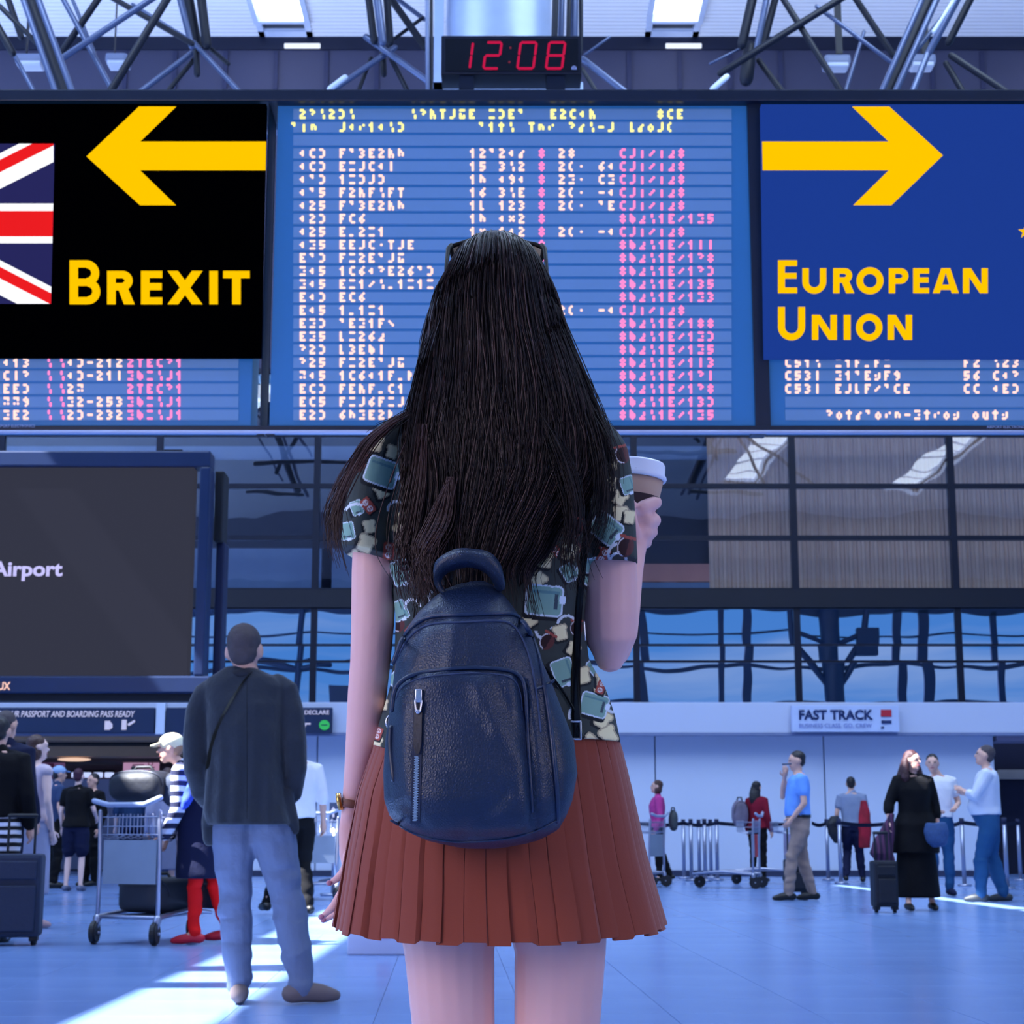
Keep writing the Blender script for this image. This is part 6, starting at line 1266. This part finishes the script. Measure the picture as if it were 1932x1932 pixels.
# front pocket as a raised panel
FP = [(1266, 840, 900), (1270, 790, 962), (1280, 765, 978), (1295, 752, 986), (1320, 744, 990), (1360, 739, 993), (1420, 735, 996), (1480, 734, 1000), (1530, 740, 1003), (1555, 756, 1000), (1572, 790, 985), (1580, 820, 960)]
bm = bmesh.new(); rws = []
for y in np.arange(1266, 1581, 6):
    xl, xr_ = interp(FP, y); r_ = []
    for k in range(41):
        t = k / 40; x = lerp(xl, xr_, t); e_ = min(1, min(t, 1 - t) * 9) ** .5; ey_ = min(1, min(y - 1264, 1582 - y) / 22) ** .5; r_.append(bm.verts.new(cb(x, y, .0005 + .010 * min(e_, ey_))))
    rws.append(r_)
for i in range(len(rws) - 1):
    for k in range(40): bm.faces.new((rws[i][k], rws[i][k + 1], rws[i + 1][k + 1], rws[i + 1][k]))
fpo = part('front_pocket', bm, leather, bk, True); bvf = bvh_of(fpo, bk.location)
def cf(x, y, lift=0):
    a = cast(bvf, x, y, lift, 2.0)[0]; b2 = cb(x, y, lift); return a if a.y < b2.y and abs(a.y - b2.y) < .05 else b2
def seam(name, pts, r_, m, n_=60, f=cf, lift=.0, parent=None):
    bm = bmesh.new(); tube(bm, [f(x, y, lift) for x, y in spline(pts, n_)], r_, 6); return part(name, bm, m, parent or bk, True)
pipe_m = mat('leather_piping', (16, 36, 68), .4, bump=('voronoi', 260, .4, .001)); stitch = mat('stitch', (44, 60, 92), .8)
seam('piping', [(739, 1340), (744, 1305), (757, 1286), (785, 1272), (840, 1263), (900, 1260), (955, 1264), (980, 1275), (990, 1300), (994, 1360), (998, 1440), (1004, 1530)], .0028, pipe_m, lift=.001)
seam('piping', [(742, 1250), (760, 1205), (785, 1177), (815, 1163), (870, 1160), (930, 1158), (970, 1160), (995, 1185), (1015, 1235), (1028, 1300), (1040, 1380), (1050, 1480), (1052, 1550)], .003, pipe_m, f=cb, lift=.001)
seam('piping', [(748, 1246), (768, 1208), (792, 1186), (822, 1176), (870, 1174), (930, 1171), (962, 1176), (982, 1198), (1000, 1245), (1012, 1310), (1020, 1380)], .0016, stitch, f=cb, lift=.0004)
seam('piping', [(748, 1318), (758, 1298), (788, 1281), (840, 1273), (900, 1270), (950, 1274), (972, 1286), (982, 1310), (985, 1340)], .0009, stitch, lift=.0004)
seam('piping', [(1012, 1300), (1035, 1290), (1044, 1284)], .0018, pipe_m, f=cb, lift=.0005)
seam('piping', [(738, 1548), (790, 1575), (860, 1588), (950, 1583), (1010, 1568), (1055, 1545)], .0016, pipe_m, f=cb, lift=.0003)
# vertical zip on the pocket
zx = lambda y: lerp(790, 783, (y - 1300) / 250.0)
bm = bmesh.new(); pr = None
for y in np.arange(1302, 1560, 6):
    r_ = [bm.verts.new(cf(zx(y) - 9, y, .0012)), bm.verts.new(cf(zx(y), y, .0006)), bm.verts.new(cf(zx(y) + 9, y, .0012))]
    if pr:
        for k in range(2): bm.faces.new((pr[k], pr[k + 1], r_[k + 1], r_[k]))
    pr = r_
zipp = part('zip', bm, mat('zip_tape', (12, 26, 56), .7), bk, True); silver = mat('silver', (205, 205, 212), .25, .9)
bm = bmesh.new()
for i, y in enumerate(np.arange(1428, 1550, 2.4)):
    c_ = cf(zx(y) + (1.0 if i % 2 else -1.0), y, .0022); box(bm, tuple(c_ - Vector((.0023, .0008, .0006))), tuple(c_ + Vector((.0023, .0008, .0006))))
o = part('zip_teeth', bm, silver, zipp); o['kind'] = 'stuff'
bm = bmesh.new(); c_ = cf(zx(1313), 1313, .004); box(bm, tuple(c_ - Vector((.0042, .0025, .008))), tuple(c_ + Vector((.0042, .0025, .008))), .0015)
for k in range(2): tube(bm, [c_ + Vector((-.004 + .008 * k, -.003, -.006)), c_ + Vector((-.0025 + .005 * k, -.005, -.018))], .0012, 6)
part('zip_slider', bm, silver, zipp, True)
bm = bmesh.new(); rws = []
for y in np.arange(1326, 1424, 6):
    w_ = 7.5 if y < 1405 else 7.5 - (y - 1405) * .2; rws.append([bm.verts.new(cf(zx(y) - w_, y, .004)), bm.verts.new(cf(zx(y) + w_, y, .004))])
for i in range(len(rws) - 1): bm.faces.new((rws[i][0], rws[i][1], rws[i + 1][1], rws[i + 1][0]))
bmesh.ops.solidify(bm, geom=bm.faces[:], thickness=.003); part('zip_pull', bm, mat('leather_dark', (10, 22, 50), .4, bump=('noise', 200, .3, .001)), zipp)
bm = bmesh.new(); ball(bm, cf(zx(1343), 1343, .0055), (.0028, .002, .0028), 10); part('stud', bm, silver, zipp, True)
# strap tab hanging at the left side
seam('side_tab', [(738, 1375), (737, 1400), (739, 1430), (744, 1470)], .0045, MATS['leather_dark'], 14, cb, .002)
bm = bmesh.new(); c_ = P(738, 1362, 2.06); tube(bm, [c_ + Vector((.006 * math.cos(a), 0, .008 * math.sin(a))) for a in [2 * math.pi * k / 14 for k in range(15)]], .0014, 6, round_ends=False); part('ring', bm, silver, bk, True)
# top handle: broad arched band
bm = bmesh.new(); hp_ = spline([(832, 1118, 2.055), (818, 1096, 2.045), (830, 1066, 2.035), (862, 1052, 2.028), (890, 1050, 2.026), (922, 1060, 2.03), (942, 1084, 2.04), (952, 1110, 2.055)], 40); inn = spline([(846, 1122, 2.06), (832, 1100, 2.06), (842, 1082, 2.06), (866, 1072, 2.06), (890, 1070, 2.06), (915, 1080, 2.06), (930, 1098, 2.062), (938, 1118, 2.065)], 40); outp = spline([(830, 1112, 2.06), (818, 1084, 2.055), (824, 1056, 2.05), (858, 1036, 2.045), (890, 1035, 2.045), (924, 1042, 2.048), (945, 1066, 2.052), (953, 1100, 2.06)], 40)
q1 = [P(*p) for p in outp]; q2 = [P(*p) for p in hp_]; q3 = [P(*p) for p in inn]
rings_loft(bm, [[a, b2, c2, c2 + Vector((0, .004, -.0005)), b2 + Vector((0, .004, -.001)), a + Vector((0, .004, -.001))] for a, b2, c2 in zip(q1, q2, q3)]); part('handle', bm, leather, bk, True)
# shoulder straps lying on the shirt
bvs = bvh_of(shirt, wo.location)
def strap(name, pts, wpx, m, lift=.006, vert=False):
    bm = bmesh.new(); pr = None; s_ = spline(pts, 40)
    for i, (x, y) in enumerate(s_):
        x1, y1 = s_[min(i + 1, 39)]; x0, y0 = s_[max(i - 1, 0)]; L_ = math.hypot(x1 - x0, y1 - y0); nx, ny = -(y1 - y0) / L_, (x1 - x0) / L_
        c_ = cast(bvs, x, y, lift, 2.25)[0]; a = c_ + (P(x + nx * wpx, y + ny * wpx, c_.y) - P(x, y, c_.y)); b2 = c_ - (P(x + nx * wpx, y + ny * wpx, c_.y) - P(x, y, c_.y)); r_ = [bm.verts.new(a), bm.verts.new(c_ - Vector((0, .002, 0))), bm.verts.new(b2)]
        if pr:
            for k in range(2): bm.faces.new((pr[k], pr[k + 1], r_[k + 1], r_[k]))
        pr = r_
    bmesh.ops.solidify(bm, geom=bm.faces[:], thickness=.004); return part(name, bm, m, bk, True)
strap('shoulder_strap', [(775, 806), (768, 850), (775, 920), (790, 1000), (815, 1080), (850, 1130)], 18, leather)
strap('shoulder_strap', [(1098, 806), (1106, 880), (1108, 980), (1096, 1080), (1088, 1180), (1086, 1280), (1088, 1345), (1092, 1395)], 9, mat('strap_black', (6, 6, 12), .25))
strap('strap_cord', [(1012, 1240), (1040, 1275), (1066, 1310), (1086, 1345)], 2.5, MATS['strap_black'], .004)
bm = bmesh.new(); c_ = cast(bvs, 1090, 1378, .012, 2.2)[0]; tube(bm, [c_ + Vector((.0035, 0, .011)), c_ + Vector((.0035, 0, -.011))], .0016, 8); tube(bm, [c_ + Vector((-.008, 0, .011)), c_ + Vector((.0035, 0, .011))], .0014, 8); tube(bm, [c_ + Vector((-.008, 0, -.011)), c_ + Vector((.0035, 0, -.011))], .0014, 8); part('buckle', bm, silver, bk, True)
bm = bmesh.new(); c_ = cast(bvs, 1091, 1190, .012, 2.2)[0]; tube(bm, [c_ + Vector((.008, 0, .012)), c_ + Vector((.009, -.001, -.012))], .0012, 8); part('buckle', bm, silver, bk, True)
